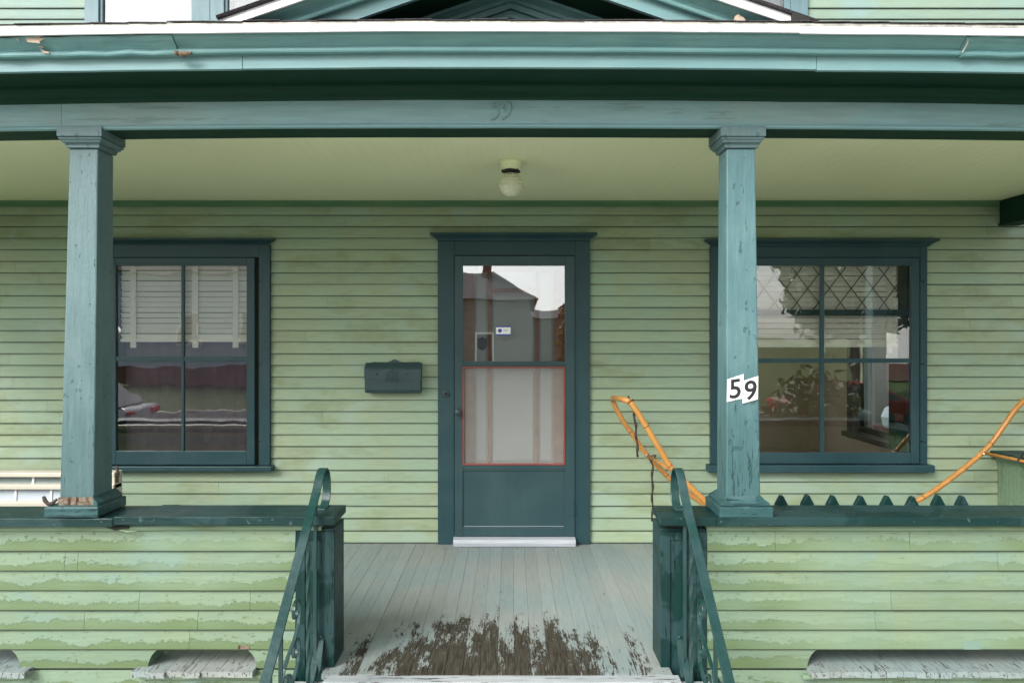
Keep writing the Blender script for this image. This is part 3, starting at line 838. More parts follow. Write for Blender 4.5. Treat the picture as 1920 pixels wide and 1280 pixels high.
def ring(mb, c, r, y, tr, n=18, sx=1.0, a0=0, a1=2 * math.pi):
    mb.tube([(c[0] + sx * r * math.cos(a0 + (a1 - a0) * i / n), y, c[1] + r * math.sin(a0 + (a1 - a0) * i / n)) for i in range(n + 1)], tr, 5, False)
ring(cr, (-0.885, 1.287), 0.022, 5.389, 0.003, 18, 1.3)
for s in (-1, 1):
    ring(cr, (-0.885 + s * 0.040, 1.278), 0.011, 5.389, 0.003, 12, 1.0)
    ring(cr, (-0.885 + s * 0.044, 1.298), 0.007, 5.389, 0.0025, 10, 1.0)
    cr.tube([(-0.885, 5.389, 1.316), (-0.885 + s * 0.02, 5.389, 1.318), (-0.885 + s * 0.036, 5.389, 1.308)], 0.003, 5)
cr.lathe([(0.014, 5.389), (0.010, 5.384)], (-0.885, 0, 1.287), 12, 'y')
cr.run([(5.389, 1.246), (5.378, 1.240), (5.378, 1.246), (5.388, 1.256)], [-0.93, -0.84])
cr.build('crest', M['mailbox'], mb_t)
rv = MB()
for x in (-0.995, -0.775):
    rv.lathe([(0.006, 5.389), (0.006, 5.384), (0.003, 5.382)], (x, 0, 1.286), 8, 'y')
rv.build('rivet', M['black'], mb_t)

# ------------------------------------------------------------------ porch floor and steps
PX0, PX1 = -5.2, 3.86
floor = structure(MB().box(PX0, PX1, 3.52, 5.512, -0.20, -0.028).build('porch_floor', M['dark']))
# openings through the foot of the rails: x ranges
SCUP = [(-2.85, -2.326), (-1.721, -1.205), (1.404, 2.95)]
x = PX0
i = 0
while x < PX1 - 0.01:
    w = 0.0815
    c = x + w / 2
    if -0.84 < c < 0.72: y0 = 3.368 + random.uniform(-.003, .003)
    elif any(a - 0.03 < c < b + 0.03 for a, b in SCUP): y0 = 3.385 + random.uniform(-.007, .007)
    else: y0 = 3.47
    zt = random.uniform(-0.0012, 0.0004)
    g = random.uniform(0.0001, 0.0004)
    ys = [y0, y0 + 0.008, 5.51]
    bv = 0.0013
    prof = [(x + g, -0.027), (x + g, zt - bv), (x + g + bv, zt), (x + w - g - bv, zt), (x + w - g, zt - bv), (x + w - g, -0.027)]
    MB().run(prof, ys, axis='y').build('floorboard', M['floor'], floor)
    x += w; i += 1
stairs = thing('stairs', 'painted wooden steps rising to the porch between two iron railings', 'stairs', (-0.06, 2.9, GZ))
xs0, xs1 = -1.02, 0.93
MB().run([(3.300, -0.032), (3.293, -0.025), (3.293, -0.012), (3.300, -0.006), (3.366, -0.006), (3.366, -0.032)], steps(-0.856, 0.775, 0.2), lambda x: wob(x, 3, .002)).build('nosing_board', M['floor_edge'], stairs)
for k in range(3):
    zt = -0.19 * (k + 1); yf = 3.33 - 0.26 * (k + 1)
    MB().run([(yf - 0.02, zt - 0.03), (yf - 0.028, zt - 0.015), (yf - 0.02, zt), (yf + 0.265, zt), (yf + 0.265, zt - 0.03)], [xs0, xs1]).build('tread', M['floor_edge'], stairs)
for k in range(4):
    zt = -0.19 * k - 0.031; yf = 3.345 - 0.26 * k
    MB().box(xs0 + .01, xs1 - .01, yf, yf + 0.018, max(zt - 0.158, GZ), zt - 0.002).build('riser', M['floor_edge'], stairs)
MB().run([(3.44, -0.04), (3.44, GZ), (2.5, GZ), (2.5, -0.62), (3.36, -0.04)], [xs0 - 0.045, xs0 - 0.002]).build('stringer', M['pier'], stairs)
MB().run([(3.44, -0.04), (3.44, GZ), (2.5, GZ), (2.5, -0.62), (3.36, -0.04)], [xs1 + 0.002, xs1 + 0.045]).build('stringer', M['pier'], stairs)

# ------------------------------------------------------------------ parapets
CAPZ = 0.72
LZ = [0.547, 0.454, 0.361, 0.268, 0.175, 0.082, -0.010, -0.103, -0.196, -0.289, -0.382, -0.475, -0.568, -0.661, -0.75]
def arch_segment(x0, x1, z0, z1, cut0, cut1):
    r = 0.074
    pts = [(x0, z0)] if not cut0 else []
    def arc(xe, sgn):      # board end cut as a hollow quarter round, wider at the foot
        out = []
        for i in range(7):
            a = i / 6 * math.pi / 2
            out.append((xe + sgn * r * (1 - math.cos(a)), z0 + (z1 - z0) * math.sin(a)))
        return out
    left = [(x0, z0), (x0, z1)] if not cut0 else [(p[0], p[1]) for p in arc(x0, -1)]
    right = [(x1, z1), (x1, z0)] if not cut1 else [(p[0], p[1]) for p in arc(x1, 1)][::-1]
    return left + right
def parapet(label, x0, x1, pier_side, px0, px1, scups):
    """x0..x1 the clapboarded run; px0..px1 the pier at the steps"""
    t = thing('parapet', label, 'low wall', ((x0 + x1) / 2, 3.54, GZ), 'clapboard parapets either side of the steps')
    core = MB().box(x0, x1, 3.452, 3.595, 0.084, 0.66)
    ed = [x0] + [v for s in scups for v in s] + [x1]
    for a, b in zip(ed[::2], ed[1::2]):
        core.box(max(a, x0), min(b, x1), 3.452, 3.595, -0.012, 0.083)
    core.box(x0, x1, 3.452, 3.515, GZ, -0.03)
    core.build('wall_core', M['green_trim'], t)
    for i, z0 in enumerate(LZ):
        z1 = LZ[i - 1] if i else 0.655
        if i == 6:
            for k, (a, b) in enumerate(zip(ed[::2], ed[1::2])):
                if b - a < 0.05: continue
                pts = arch_segment(a, b, z0, z1 + 0.006, k > 0, k < len(ed) // 2 - 1)
                oo = random.uniform(0, 50)
                MB().poly(pts, 3.4405, 3.4515).build('clapboard', M['clap_low'], t, uv=lambda v: (v.x + oo, (v.z + 0.010) / 0.092))
            continue
        parts = [x0, x1]
        L = x1 - x0
        for _ in range(3 if L > 3 else 2):
            parts.append(random.uniform(x0 + 0.2, x1 - 0.2))
        parts.sort()
        if i == 7:            # below the openings the board is notched by the floor ends
            pass
        for p, q in zip(parts, parts[1:]):
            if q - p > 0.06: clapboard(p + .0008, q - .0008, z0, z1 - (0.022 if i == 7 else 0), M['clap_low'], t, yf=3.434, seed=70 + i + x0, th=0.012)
    for a, b in scups:
        MB().box(max(a - 0.03, x0), min(b + 0.03, x1), 3.41, 3.45, -0.048, -0.029).build('scupper_ledge', M['green_trim'], t, bevel=0.004)
    # moulding under the cap
    xm0, xm1 = (x0, px1 - 0.06) if pier_side > 0 else (px1, x1)
    MB().run([(3.452, 0.645), (3.432, 0.645), (3.424, 0.651), (3.420, 0.660), (3.424, 0.669), (3.434, 0.676), (3.452, 0.676)], steps(xm0, xm1, 0.12),
             lambda x: wob(x, x0, 0.004) if x < -1.0 else wob(x, x0, 0.001)).build('cap_moulding', M['green_trim'], t, smooth=False)
    # pier
    p = MB().box(px0, px1, 3.442, 3.64, GZ, 0.655)
    p.build('pier', M['pier'], t, bevel=0.006)
    e = 0.045
    MB().box(px0 - .001, px0 + e, 3.434, 3.4419, GZ, 0.64).box(px1 - e, px1 + .001, 3.434, 3.4419, GZ, 0.64).box(px0 + e, px1 - e, 3.4345, 3.4419, 0.60, 0.64).build('pier_trim', M['pier'], t, bevel=0.003)
    return t
pL = parapet('left clapboard parapet with one loose cap board and a rotted post on top', PX0, -1.021, 1, -1.019, -0.837, SCUP[:2])
pR = parapet('right clapboard parapet with pointed pickets showing behind its cap', 0.928, PX1, -1, 0.7095, 0.926, SCUP[2:])
def capboard(x0, x1, y0, y1, t, z=CAPZ, slant0=0.0, slant1=0.0, dz=0.0, seed=0):
    xs = steps(x0, x1, 0.12)
    n = len(xs)
    prof = [(y0, z - 0.038), (y0, z - 0.004), (y0 + 0.004, z), (y1 - .004, z), (y1, z - .004), (y1, z - 0.038)]
    mb = MB()
    vs, fs = [], []
    for i, x in enumerate(xs):
        for (y, zz) in prof:
            f = (y - y0) / (y1 - y0)
            xx = x + (slant0 * f if i == 0 else 0) + (slant1 * f if i == n - 1 else 0)
            vs.append((xx, y + wob(x, seed, 0.0015), zz + wob(x, seed + 2, 0.0022) + dz))
    m = len(prof)
    for i in range(n - 1):
        for j in range(m):
            a, b = i * m + j, i * m + (j + 1) % m
            fs.append((a, b, b + m, a + m))
    fs.append(tuple(range(m))); fs.append(tuple(range((n - 1) * m, n * m)))
    return mb.add(vs, fs).build('cap_board', M['cap'], t)
capboard(PX0 - .02, -1.858, 3.38, 3.63, pL, slant1=0.20, dz=-0.004, seed=1)
capboard(-1.853, -0.8265, 3.385, 3.632, pL, slant0=0.20, dz=0.003, seed=2)
capboard(0.703, 0.955, 3.382, 3.63, pR, seed=3, slant0=0.006)
capboard(0.957, PX1 + .02, 3.378, 3.63, pR, seed=4, dz=0.001)

def side_rail(x0, x1, label):
    t = thing('side_rail', label, 'low wall', ((x0 + x1) / 2, 4.6, 0), 'beadboard side rails at the porch ends')
    core = MB().box(x0 + 0.012, x1, 3.65, 5.495, 0.0, 0.662).build('wall_core', M['green_trim'], t)
    y = 3.655
    while y < 5.49:
        w = min(0.042, 5.493 - y)
        MB().box(x0 + random.uniform(0, .0015), x0 + 0.012, y + 0.002, y + w - 0.002, 0.0, 0.655).build('beadboard', M['green_trim'], t, bevel=0.002)
        y += 0.042
    MB().run([(x0 - 0.055, 0.665), (x0 - 0.055, 0.70), (x0 - 0.05, 0.704), (x1 + 0.03, 0.704), (x1 + 0.035, 0.70), (x1 + 0.035, 0.665)], [3.634, 4.5, 5.492], axis='y').build('cap_board', M['cap'], t)
    MB().run([(x0, 0.63), (x0 - 0.012, 0.64), (x0 - 0.02, 0.6645), (x0, 0.6645)], [3.66, 5.492], axis='y').build('cap_moulding', M['green_trim'], t)
    return t
side_rail(3.68, 3.84, 'beadboard side rail with dark green cap at the right end of the porch')
side_rail(-5.18, -5.02, 'beadboard side rail at the far left end of the porch')

MB().poly([(-1.292, 0.089), (-1.262, 0.086), (-1.236, 0.090), (-1.240, 0.102), (-1.258, 0.106), (-1.268, 0.101), (-1.288, 0.104)], 3.4318, 3.4350).build('bare_wood_patch', M['bare'], pL)
MB().run([(3.4330, 0.085), (3.4432, 0.158), (3.4442, 0.158), (3.4342, 0.085)], [2.142, 2.175, 2.222]).build('paint_patch', M['blue_patch'], pR)
MB().tube([(-1.90, 3.420, 0.672), (-1.86, 3.414, 0.664), (-1.80, 3.418, 0.668)], [0.010, 0.013, 0.006], 6).build('broken_moulding', M['dark'], pL)
MB().tube([(-1.84, 3.412, 0.655), (-1.80, 3.409, 0.648), (-1.76, 3.412, 0.650)], [0.003, 0.005, 0.002], 6).build('broken_moulding', M['green_trim'], pL)

# litter blown onto the boards
lit = MB()
rl = random.Random(21)
for i in range(46):
    lx, ly = rl.uniform(-1.3, 1.2), rl.uniform(3.5, 5.4)
    if i > 28: lx, ly = rl.uniform(-0.5, 0.55), rl.uniform(5.33, 5.385)
    a_, l_ = rl.uniform(0, 6.28), rl.uniform(0.004, 0.012) * (1.8 if i > 28 else 1)
    c_, s_ = math.cos(a_) * l_, math.sin(a_) * l_
    if i > 28: s_ *= 0.25
    lit.add([(lx - c_, ly - s_, 0.0022), (lx + s_ * .4, ly - c_ * .4, 0.0045), (lx + c_, ly + s_, 0.003), (lx - s_ * .4, ly + c_ * .4, 0.0025)], [(0, 1, 2, 3)])
lo = lit.build('leaf_litter', M['litter'])
lo['kind'] = 'stuff'; lo['label'] = 'tiny dry leaf scraps scattered over the porch boards'; lo['category'] = 'leaf litter'

# ------------------------------------------------------------------ posts
def sqloft(rings, cx, cy):
    """rings of (half, z, cx offset)"""
    vs, fs = [], []
    for h, z, *o in rings:
        ox = o[0] if o else 0
        vs += [(cx + ox - h, cy - h, z), (cx + ox + h, cy - h, z), (cx + ox + h, cy + h, z), (cx + ox - h, cy + h, z)]
    n = len(rings)
    for i in range(n - 1):
        for j in range(4):
            a, b = i * 4 + j, i * 4 + (j + 1) % 4
            fs.append((a, b, b + 4, a + 4))
    fs.append((0, 1, 2, 3)); fs.append(tuple(range((n - 1) * 4, n * 4)))
    return MB().add(vs, fs)
def post(cx0, cx1, label, rotted=False):
    pm = M['post'] if rotted else M['post_worn']
    cy = 3.505
    t = thing('porch_post', label, 'porch post', (cx0, cy, CAPZ), 'square tapered porch posts')
    zt = 2.450
    z0 = 0.765
    hb, ht = 0.081, 0.0677
    MB_ = sqloft([(hb + (ht - hb) * i / 8, z0 + (zt - z0) * i / 8, (cx1 - cx0) * i / 8 + wob(i, cx0, .0008)) for i in range(9)], cx0, cy)
    MB_.build('shaft', pm, t, bevel=0.006)
    d = cx1 - cx0
    cap = sqloft([(0.0685, 2.452), (0.078, 2.455), (0.078, 2.466), (0.083, 2.4665), (0.083, 2.470), (0.079, 2.4705), (0.079, 2.474), (0.089, 2.4745), (0.094, 2.484), (0.102, 2.491), (0.102, 2.496), (0.097, 2.4965), (0.097, 2.5005), (0.106, 2.501), (0.106, 2.546)], cx1, cy)
    cap.build('capital', M['post'], t, bevel=0.002)
    sqloft([(0.125, CAPZ + 0.001), (0.1255, CAPZ + 0.046), (0.122, CAPZ + 0.05)], cx0, cy).build('plinth', M['post_dark'], t, bevel=0.005)
    if not rotted:
        sqloft([(0.112, 0.769), (0.114, 0.776), (0.112, 0.786), (0.098, 0.795), (0.088, 0.806), (0.082, 0.812)], cx0, cy).build('base_moulding', M['post_dark'], t, bevel=0.003)
    else:
        b = MB()      # the front length of moulding is gone; two lengths are left at the sides and back
        for sgn in (1, -1):
            b.add([(cx0 + sgn * 0.079, cy - 0.085, 0.771), (cx0 + sgn * 0.112, cy - 0.105, 0.771), (cx0 + sgn * 0.112, cy - 0.105, 0.784), (cx0 + sgn * 0.095, cy - 0.098, 0.797), (cx0 + sgn * 0.079, cy - 0.085, 0.812),
                   (cx0 + sgn * 0.079, cy + 0.112, 0.771), (cx0 + sgn * 0.112, cy + 0.112, 0.771), (cx0 + sgn * 0.112, cy + 0.112, 0.784), (cx0 + sgn * 0.095, cy + 0.112, 0.797), (cx0 + sgn * 0.079, cy + 0.112, 0.812)],
                  [(0, 1, 2, 3, 4), (5, 6, 7, 8, 9)] + [(i, (i + 1) % 5, (i + 1) % 5 + 5, i + 5) for i in range(5)])
            if sgn > 0: b.build('base_moulding', M['post_dark'], t)
        MB().box(cx0 - 0.084, cx0 + 0.082, cy - 0.086, cy - 0.0815, 0.770, 0.806).build('rotted_wood', M['bare'], t)
        vs = [(cx0 - 0.095, cy - 0.088, 0.772)]
        tr = MB().tube([(cx0 - 0.088, cy - 0.088, 0.798), (cx0 - 0.108, cy - 0.092, 0.780), (cx0 - 0.125, cy - 0.095, 0.777), (cx0 - 0.142, cy - 0.092, 0.792), (cx0 - 0.150, cy - 0.09, 0.812)],
                       [0.006, 0.010, 0.009, 0.010, 0.007], 6)
        tr.build('torn_splinter', M['room_wood'], t)
    return t
post(-2.049, -2.023, 'left tapered square porch post with rotted bare wood at its foot', True)
post(1.097, 1.089, 'right tapered square porch post carrying the white number plates')

post(3.735, 3.735, 'square porch post at the far right corner above the beadboard side rail')
post(-5.085, -5.085, 'square porch post at the far left corner of the porch')

# number plates on the right post
def text_mesh(ch, size, depth):
    c = bpy.data.curves.new('digit', 'FONT'); c.body = ch; c.size = size; c.extrude = depth; c.align_x = 'CENTER'
    try: c.offset = size * 0.016
    except Exception: pass
    tmp = bpy.data.objects.new('digit', c); COL.objects.link(tmp)
    dg = bpy.context.evaluated_depsgraph_get()
    me = bpy.data.meshes.new_from_object(tmp.evaluated_get(dg))
    bpy.data.objects.remove(tmp); bpy.data.curves.remove(c)
    return me
def plate(ch, pts, label, cx, cz, yp):
    t = thing('number_plate', label, 'house number', (cx, yp, cz), 'slanted white house number plates')
    MB().poly(pts, yp - 0.0035, yp).build('plate', M['plate'], t)
    me = text_mesh(ch, 0.126, 0.0008); me.materials.append(M['ink'])
    o = bpy.data.objects.new('digit', me); COL.objects.link(o); o.parent = t
    sh = Matrix(((1, 0, 0, 0), (0.13, 1, 0, 0), (0, 0, 1, 0), (0, 0, 0, 1)))
    me.transform(sh)
    o.rotation_euler = (R(90), 0, 0)
    o.location = (0, -0.0042, -0.045)
    s = MB()
    s.lathe([(0.0022, yp - 0.0035), (0.0022, yp - 0.005)], (cx, 0, cz + 0.050), 8, 'y').lathe([(0.0022, yp - 0.0035), (0.0022, yp - 0.005)], (cx, 0, cz - 0.054), 8, 'y')
    s.build('screw', M['steel'], t)
yp = 3.428
plate('5', [(1.019, 1.255), (1.096, 1.272), (1.098, 1.386), (1.021, 1.361)], 'left of the two white plates on the right post, its black digit a five', 1.058, 1.320, yp)
plate('9', [(1.092, 1.248), (1.163, 1.268), (1.165, 1.377), (1.0935, 1.3535)], 'right and lower plate on the right post, its black digit a nine', 1.129, 1.313, yp - 0.0045)

# ------------------------------------------------------------------ porch roof: ceiling, beam, cornice, pediment
roof = thing('porch_roof', 'porch roof with teal cornice, low pediment and cream board ceiling', 'porch roof', (0, 4.4, 2.6))
EX0, EX1 = -5.45, 4.12
crE = lambda x: -0.0038 * min(x * x, 9) + wob(x, 1.3, 0.0022)
crB = lambda x: -0.0026 * min(x * x, 9) + wob(x, 2.2, 0.0012)
def seg_run(name, prof, cuts, zf, mat, step=0.22, dzs=None, bevel=0):
    out = []
    for i, (a, b) in enumerate(zip(cuts, cuts[1:])):
        dz = dzs[i] if dzs else 0
        out.append(MB().run(prof, steps(a + 0.0008, b - 0.0008, step), lambda x: zf(x) + dz).build(name, mat, roof, bevel=bevel))
    return out
# ceiling boards run from beam to wall
ceil = MB().box(PX0, PX1, 3.60, 5.51, 2.612, 2.66).build('ceiling', M['ceiling'], roof)
x = PX0 + 0.005
while x < PX1 - 0.05:
    w = 0.0825
    g = 0.00015
    MB().run([(x + g, 2.611), (x + g, 2.5906), (x + g + 0.0008, 2.590), (x + w - g - .0008, 2.590), (x + w - g, 2.5906), (x + w - g, 2.611)], [3.592, 5.49], axis='y').build('ceiling_board', M['ceiling'], ceil)
    x += w
# beam
seg_run('beam', [(3.422, 2.566), (3.422, 2.79), (3.588, 2.79), (3.588, 2.546), (3.43, 2.546), (3.43, 2.566)], [EX0 + .3, -2.12, EX1 - .28], crB, M['beam'])
seg_run('beam_bead', [(3.4215, 2.545), (3.412, 2.548), (3.408, 2.555), (3.412, 2.562), (3.4215, 2.5655), (3.429, 2.5655), (3.429, 2.545)], [EX0 + .3, 0.4, EX1 - .28], crB, M['faded'])
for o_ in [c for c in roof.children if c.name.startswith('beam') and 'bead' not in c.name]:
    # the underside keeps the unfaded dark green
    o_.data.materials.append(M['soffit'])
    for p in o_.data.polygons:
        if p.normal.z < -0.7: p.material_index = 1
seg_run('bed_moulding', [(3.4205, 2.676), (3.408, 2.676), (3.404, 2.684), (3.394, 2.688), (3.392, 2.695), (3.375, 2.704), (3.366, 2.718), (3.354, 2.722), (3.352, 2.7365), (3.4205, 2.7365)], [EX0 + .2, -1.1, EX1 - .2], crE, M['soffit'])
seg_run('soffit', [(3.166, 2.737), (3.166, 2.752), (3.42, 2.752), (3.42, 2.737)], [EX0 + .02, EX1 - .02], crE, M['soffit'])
fas = seg_run('fascia_board', [(3.144, 2.726), (3.144, 2.80), (3.165, 2.80), (3.165, 2.726)], [EX0, -1.163, 1.325, EX1], crE, M['faded'], dzs=(0, 0.001, -0.003), bevel=0.002)
crown_prof = [(3.146, 2.786), (3.114, 2.784), (3.110, 2.790), (3.110, 2.800), (3.116, 2.803), (3.122, 2.804), (3.121, 2.810), (3.114, 2.818), (3.100, 2.827), (3.087, 2.835), (3.078, 2.843), (3.074, 2.852), (3.146, 2.852)]
crn = seg_run('crown_moulding', crown_prof, [EX0, -1.434, 1.93, EX1], crE, M['crown'], step=0.10, dzs=(-0.006, 0.0, -0.005))
# buckled lengths at both ends
for o_ in (crn[0], crn[2]):
    for v in o_.data.vertices:
        gx = v.co.x
        v.co.y += 0.004 * math.sin(gx * 23 + v.co.z * 60) - 0.003
        v.co.z += 0.003 * math.sin(gx * 31 + 1.0)
seg_run('drip_edge', [(3.056, 2.838), (3.050, 2.840), (3.050, 2.869), (3.054, 2.8695), (3.062, 2.8705), (3.15, 2.8705), (3.15, 2.862), (3.06, 2.858)], [EX0 - .03, 0.832, 1.215, EX1 + .03], crE, M['white'], dzs=(0.006, .0068, 0.0035))
seg_run('drip_flange', [(3.0535, 2.8768), (3.056, 2.889), (3.16, 2.893), (3.16, 2.8768)], [EX0 - .03, EX1 + .03], crE, M['grime'])
MB().run([(3.075, 2.8915), (3.075, 2.896), (5.51, 3.63), (5.51, 3.60)], steps(EX0 - .04, EX1 + .04, 0.4), lambda x: crE(x) * 0.9).build('roof_deck', M['shingle'], roof)
x = EX0
while x < EX1:                                  # starter row of shingle tabs over the eave
    w = 0.16
    l0 = random.choice((0.0, 0.0, 0.001, 0.003)); l1 = l0 + random.uniform(-0.002, 0.002)
    fw = random.uniform(-0.003, 0.002)
    z0 = crE(x + w / 2) + 2.8895 + l0
    MB().add([(x + .002, 3.0505 + fw, z0), (x + w - .002, 3.0505 + fw, z0 + l1 - l0), (x + w - .002, 3.20, z0 + .05), (x + .002, 3.20, z0 + .05),
              (x + .002, 3.0505 + fw, z0 + .004), (x + w - .002, 3.0505 + fw, z0 + l1 - l0 + .004), (x + w - .002, 3.20, z0 + .054), (x + .002, 3.20, z0 + .054)],
             [(0, 1, 2, 3), (4, 5, 6, 7), (0, 1, 5, 4), (1, 2, 6, 5), (2, 3, 7, 6), (3, 0, 4, 7)]).build('shingle', M['shingle'], roof)
    x += w
# torn places in the crown
def shard(pts, y, mat=M['fresh'], name='torn_wood'):
    return MB().poly(pts, y, y + 0.006).build(name, mat, roof)
cz = crE(-2.0)
shard([(-2.058, 2.851 + cz), (-1.985, 2.851 + cz), (-1.992, 2.842 + cz), (-1.972, 2.838 + cz), (-1.996, 2.826 + cz), (-1.993, 2.818 + cz), (-2.004, 2.820 + cz), (-2.03, 2.822 + cz), (-2.046, 2.824 + cz)], 3.070)
shard([(-2.03, 2.820 + cz), (-2.002, 2.820 + cz), (-1.996, 2.812 + cz), (-2.014, 2.813 + cz)], 3.103)
shard([(-2.012, 2.806 + cz), (-2.0, 2.80 + cz), (-1.972, 2.793 + cz), (-1.976, 2.786 + cz), (-1.996, 2.788 + cz)], 3.100)
shard([(-2.105, 2.842 + cz), (-2.085, 2.838 + cz), (-2.083, 2.828 + cz)], 3.074)
MB().tube([(-1.437, 3.10, 2.786 - .013), (-1.405, 3.096, 2.778 - .013), (-1.362, 3.10, 2.785 - .013)], [0.008, 0.013, 0.006], 8).build('torn_wood', M['bare'], roof)
MB().tube([(1.945, 3.085, 2.845 - .016), (1.938, 3.082, 2.82 - .016), (1.928, 3.10, 2.79 - .016)], 0.003, 5).build('split_edge', M['grime'], roof)
# raised numerals on the beam
nm = MB()
NY = 3.4185
def stroke(pts, w):
    nm.tube([(a, NY, b) for a, b in pts], w, 6)
stroke([(-0.082, 2.655), (-0.066, 2.652), (-0.054, 2.660)], 0.0045)
stroke([(-0.080, 2.655), (-0.088, 2.634), (-0.076, 2.638), (-0.064, 2.632), (-0.058, 2.617), (-0.064, 2.600), (-0.078, 2.588), (-0.094, 2.584)], 0.0045)
stroke([(-0.026, 2.622), (-0.038, 2.632), (-0.036, 2.650), (-0.022, 2.662), (-0.006, 2.660), (0.002, 2.644), (-0.002, 2.624), (-0.014, 2.604), (-0.030, 2.590), (-0.042, 2.584)], 0.0045)
nm.build('raised_numeral', M['beam'], roof)
# side beams where the porch roof returns to the wall
for a, b in ((3.69, 3.81), (-5.15, -5.03)):
    MB().box(a, b, 3.60, 5.482, 2.415, 2.611).build('side_beam', M['soffit'], roof, bevel=0.003)
    MB().box(a - 0.014, b + 0.014, 3.60, 5.480, 2.398, 2.4145).build('beam_bead', M['soffit'], roof, bevel=0.003)
# outer faces of the porch roof ends
for a in (EX0 + 0.3, EX1 - 0.3):
    MB().run([(3.59, 2.62), (3.59, 3.02), (5.51, 3.58), (5.51, 2.62)], [a, a + 0.02]).build('roof_end', M['crown'], roof)

# pediment
S = 0.345
APX = 3.293 - 2.838      # rake offset of the cornice profile at the ridge
def rake(name, prof, xm, mat, dy=0.03, up=0.0, step=0.3):
    pr = [(y + dy, z) for y, z in prof]
    for sgn in (-1, 1):
        xs = [sgn * v for v in steps(0.0, xm, step)]
        MB().run(pr, xs, lambda x: APX + up - S * abs(x) + wob(x, 5 + sgn, .0015)).build(name, mat, roof)
rake('rake_drip_edge', [(3.056, 2.838), (3.050, 2.840), (3.050, 2.869), (3.053, 2.872), (3.054, 2.881), (3.15, 2.881), (3.15, 2.862), (3.06, 2.858)], 1.24, M['white'])
rake('rake_crown', crown_prof, 1.16, M['crown'])
rake('rake_fascia', [(3.144, 2.726), (3.144, 2.80), (3.165, 2.80), (3.165, 2.726)], 0.98, M['faded'])
rake('rake_soffit', [(3.166, 2.737), (3.166, 2.752), (3.42, 2.752), (3.42, 2.737)], 0.99, M['soffit'])
rake('rake_bed_moulding', [(3.4205, 2.66), (3.404, 2.66), (3.400, 2.684), (3.388, 2.688), (3.386, 2.705), (3.366, 2.718), (3.354, 2.722), (3.352, 2.7365), (3.4205, 2.7365)], 0.97, M['crown'])
rake('rake_panel_bead', [(3.4235, 2.622), (3.414, 2.622), (3.412, 2.634), (3.4235, 2.634)], 0.85, M['crown'])
MB().poly([(-1.05, 2.80), (1.05, 2.80), (1.05, 2.84), (0.0, 2.737 + APX + 0.01), (-1.05, 2.84)], 3.4545, 3.48).build('tympanum', M['crown'], roof)
for sgn in (-1, 1):
    xs = [0, sgn * (1.30 if sgn > 0 else 1.245)]
    MB().run([(3.066, 2.8815), (3.06, 2.890), (4.9, 2.90), (4.9, 2.8815)], xs, lambda x: APX - S * abs(x)).build('pediment_roof', M['shingle'], roof)
    # lifted corner shingle at the foot of the slope
    if sgn < 0: continue
    x0, x1 = sgn * 1.19, sgn * 1.275
    zb = APX - S * 1.19 + 2.892
    MB().add([(x0, 3.062, zb), (x1, 3.062, zb - 0.045), (sgn * 1.185, 3.062, zb - 0.052), (x0, 3.2, zb), (x1, 3.2, zb - 0.045), (sgn * 1.185, 3.2, zb - 0.052)],
             [(0, 1, 2), (3, 4, 5), (0, 1, 4, 3), (1, 2, 5, 4), (2, 0, 3, 5)]).build('corner_shingle', M['dark'], roof)
MB().poly([(0.955, 2.90), (1.03, 2.90), (1.008, 2.912), (0.998, 2.928), (0.985, 2.934), (0.975, 2.943), (0.962, 2.936), (0.958, 2.921), (0.944, 2.912)], 3.11, 3.125).build('torn_wood', M['fresh'], roof)

# ------------------------------------------------------------------ ceiling lamp
lamp = thing('ceiling_lamp', 'round scalloped glass lamp under the cream porch ceiling', 'lamp', (0, 4.25, 2.59))
LC = (-0.001, 4.25)
MB().lathe([(0.066, 2.589), (0.066, 2.575), (0.060, 2.570), (0.056, 2.545), (0.052, 2.536)], (LC[0], LC[1], 0), 28).build('lamp_base', M['ceiling'], lamp, smooth=False)
cl = MB()
for i in range(26):
    a = i / 26 * 2 * math.pi
    r = 0.046 + random.uniform(-.006, .006)
    cl.lathe([(0.002, -0.008), (0.009, 0.0), (0.003, 0.009)], (LC[0] + r * math.cos(a), LC[1] + r * math.sin(a), 2.529 + random.uniform(-.004, .004)), 5)
cl.lathe([(0.040, 2.522), (0.043, 2.536)], (LC[0], LC[1], 0), 20)
cl.build('burnt_gasket', M['black'], lamp)
gv, gf = [], []
nu, nv = 72, 36
gc = 2.455
for j in range(nv + 1):
    th = 0.42 + (math.pi - 0.42 - 0.02) * j / nv
    for i in range(nu):
        ph = 2 * math.pi * i / nu
        u = (i / nu * 12) % 1.0 - 0.5
        row = j / nv * 9 + 1.3 * u * u * 2
        sc = (row % 1.0)
        r = 0.067 + 0.0075 * sc * (1.1 - abs(u) * 1.6)
        gv.append((LC[0] + r * math.sin(th) * math.cos(ph), LC[1] + r * math.sin(th) * math.sin(ph), gc + r * math.cos(th)))
for j in range(nv):
    for i in range(nu):
        a, b = j * nu + i, j * nu + (i + 1) % nu
        gf.append((a, b, b + nu, a + nu))
MB().add(gv, gf).build('globe', M['globe'], lamp)
MB().lathe([(0.012, 2.53), (0.014, 2.50), (0.028, 2.465), (0.026, 2.445), (0.010, 2.43)], (LC[0], LC[1], 0), 14).build('bulb', M['plate'], lamp, smooth=True)

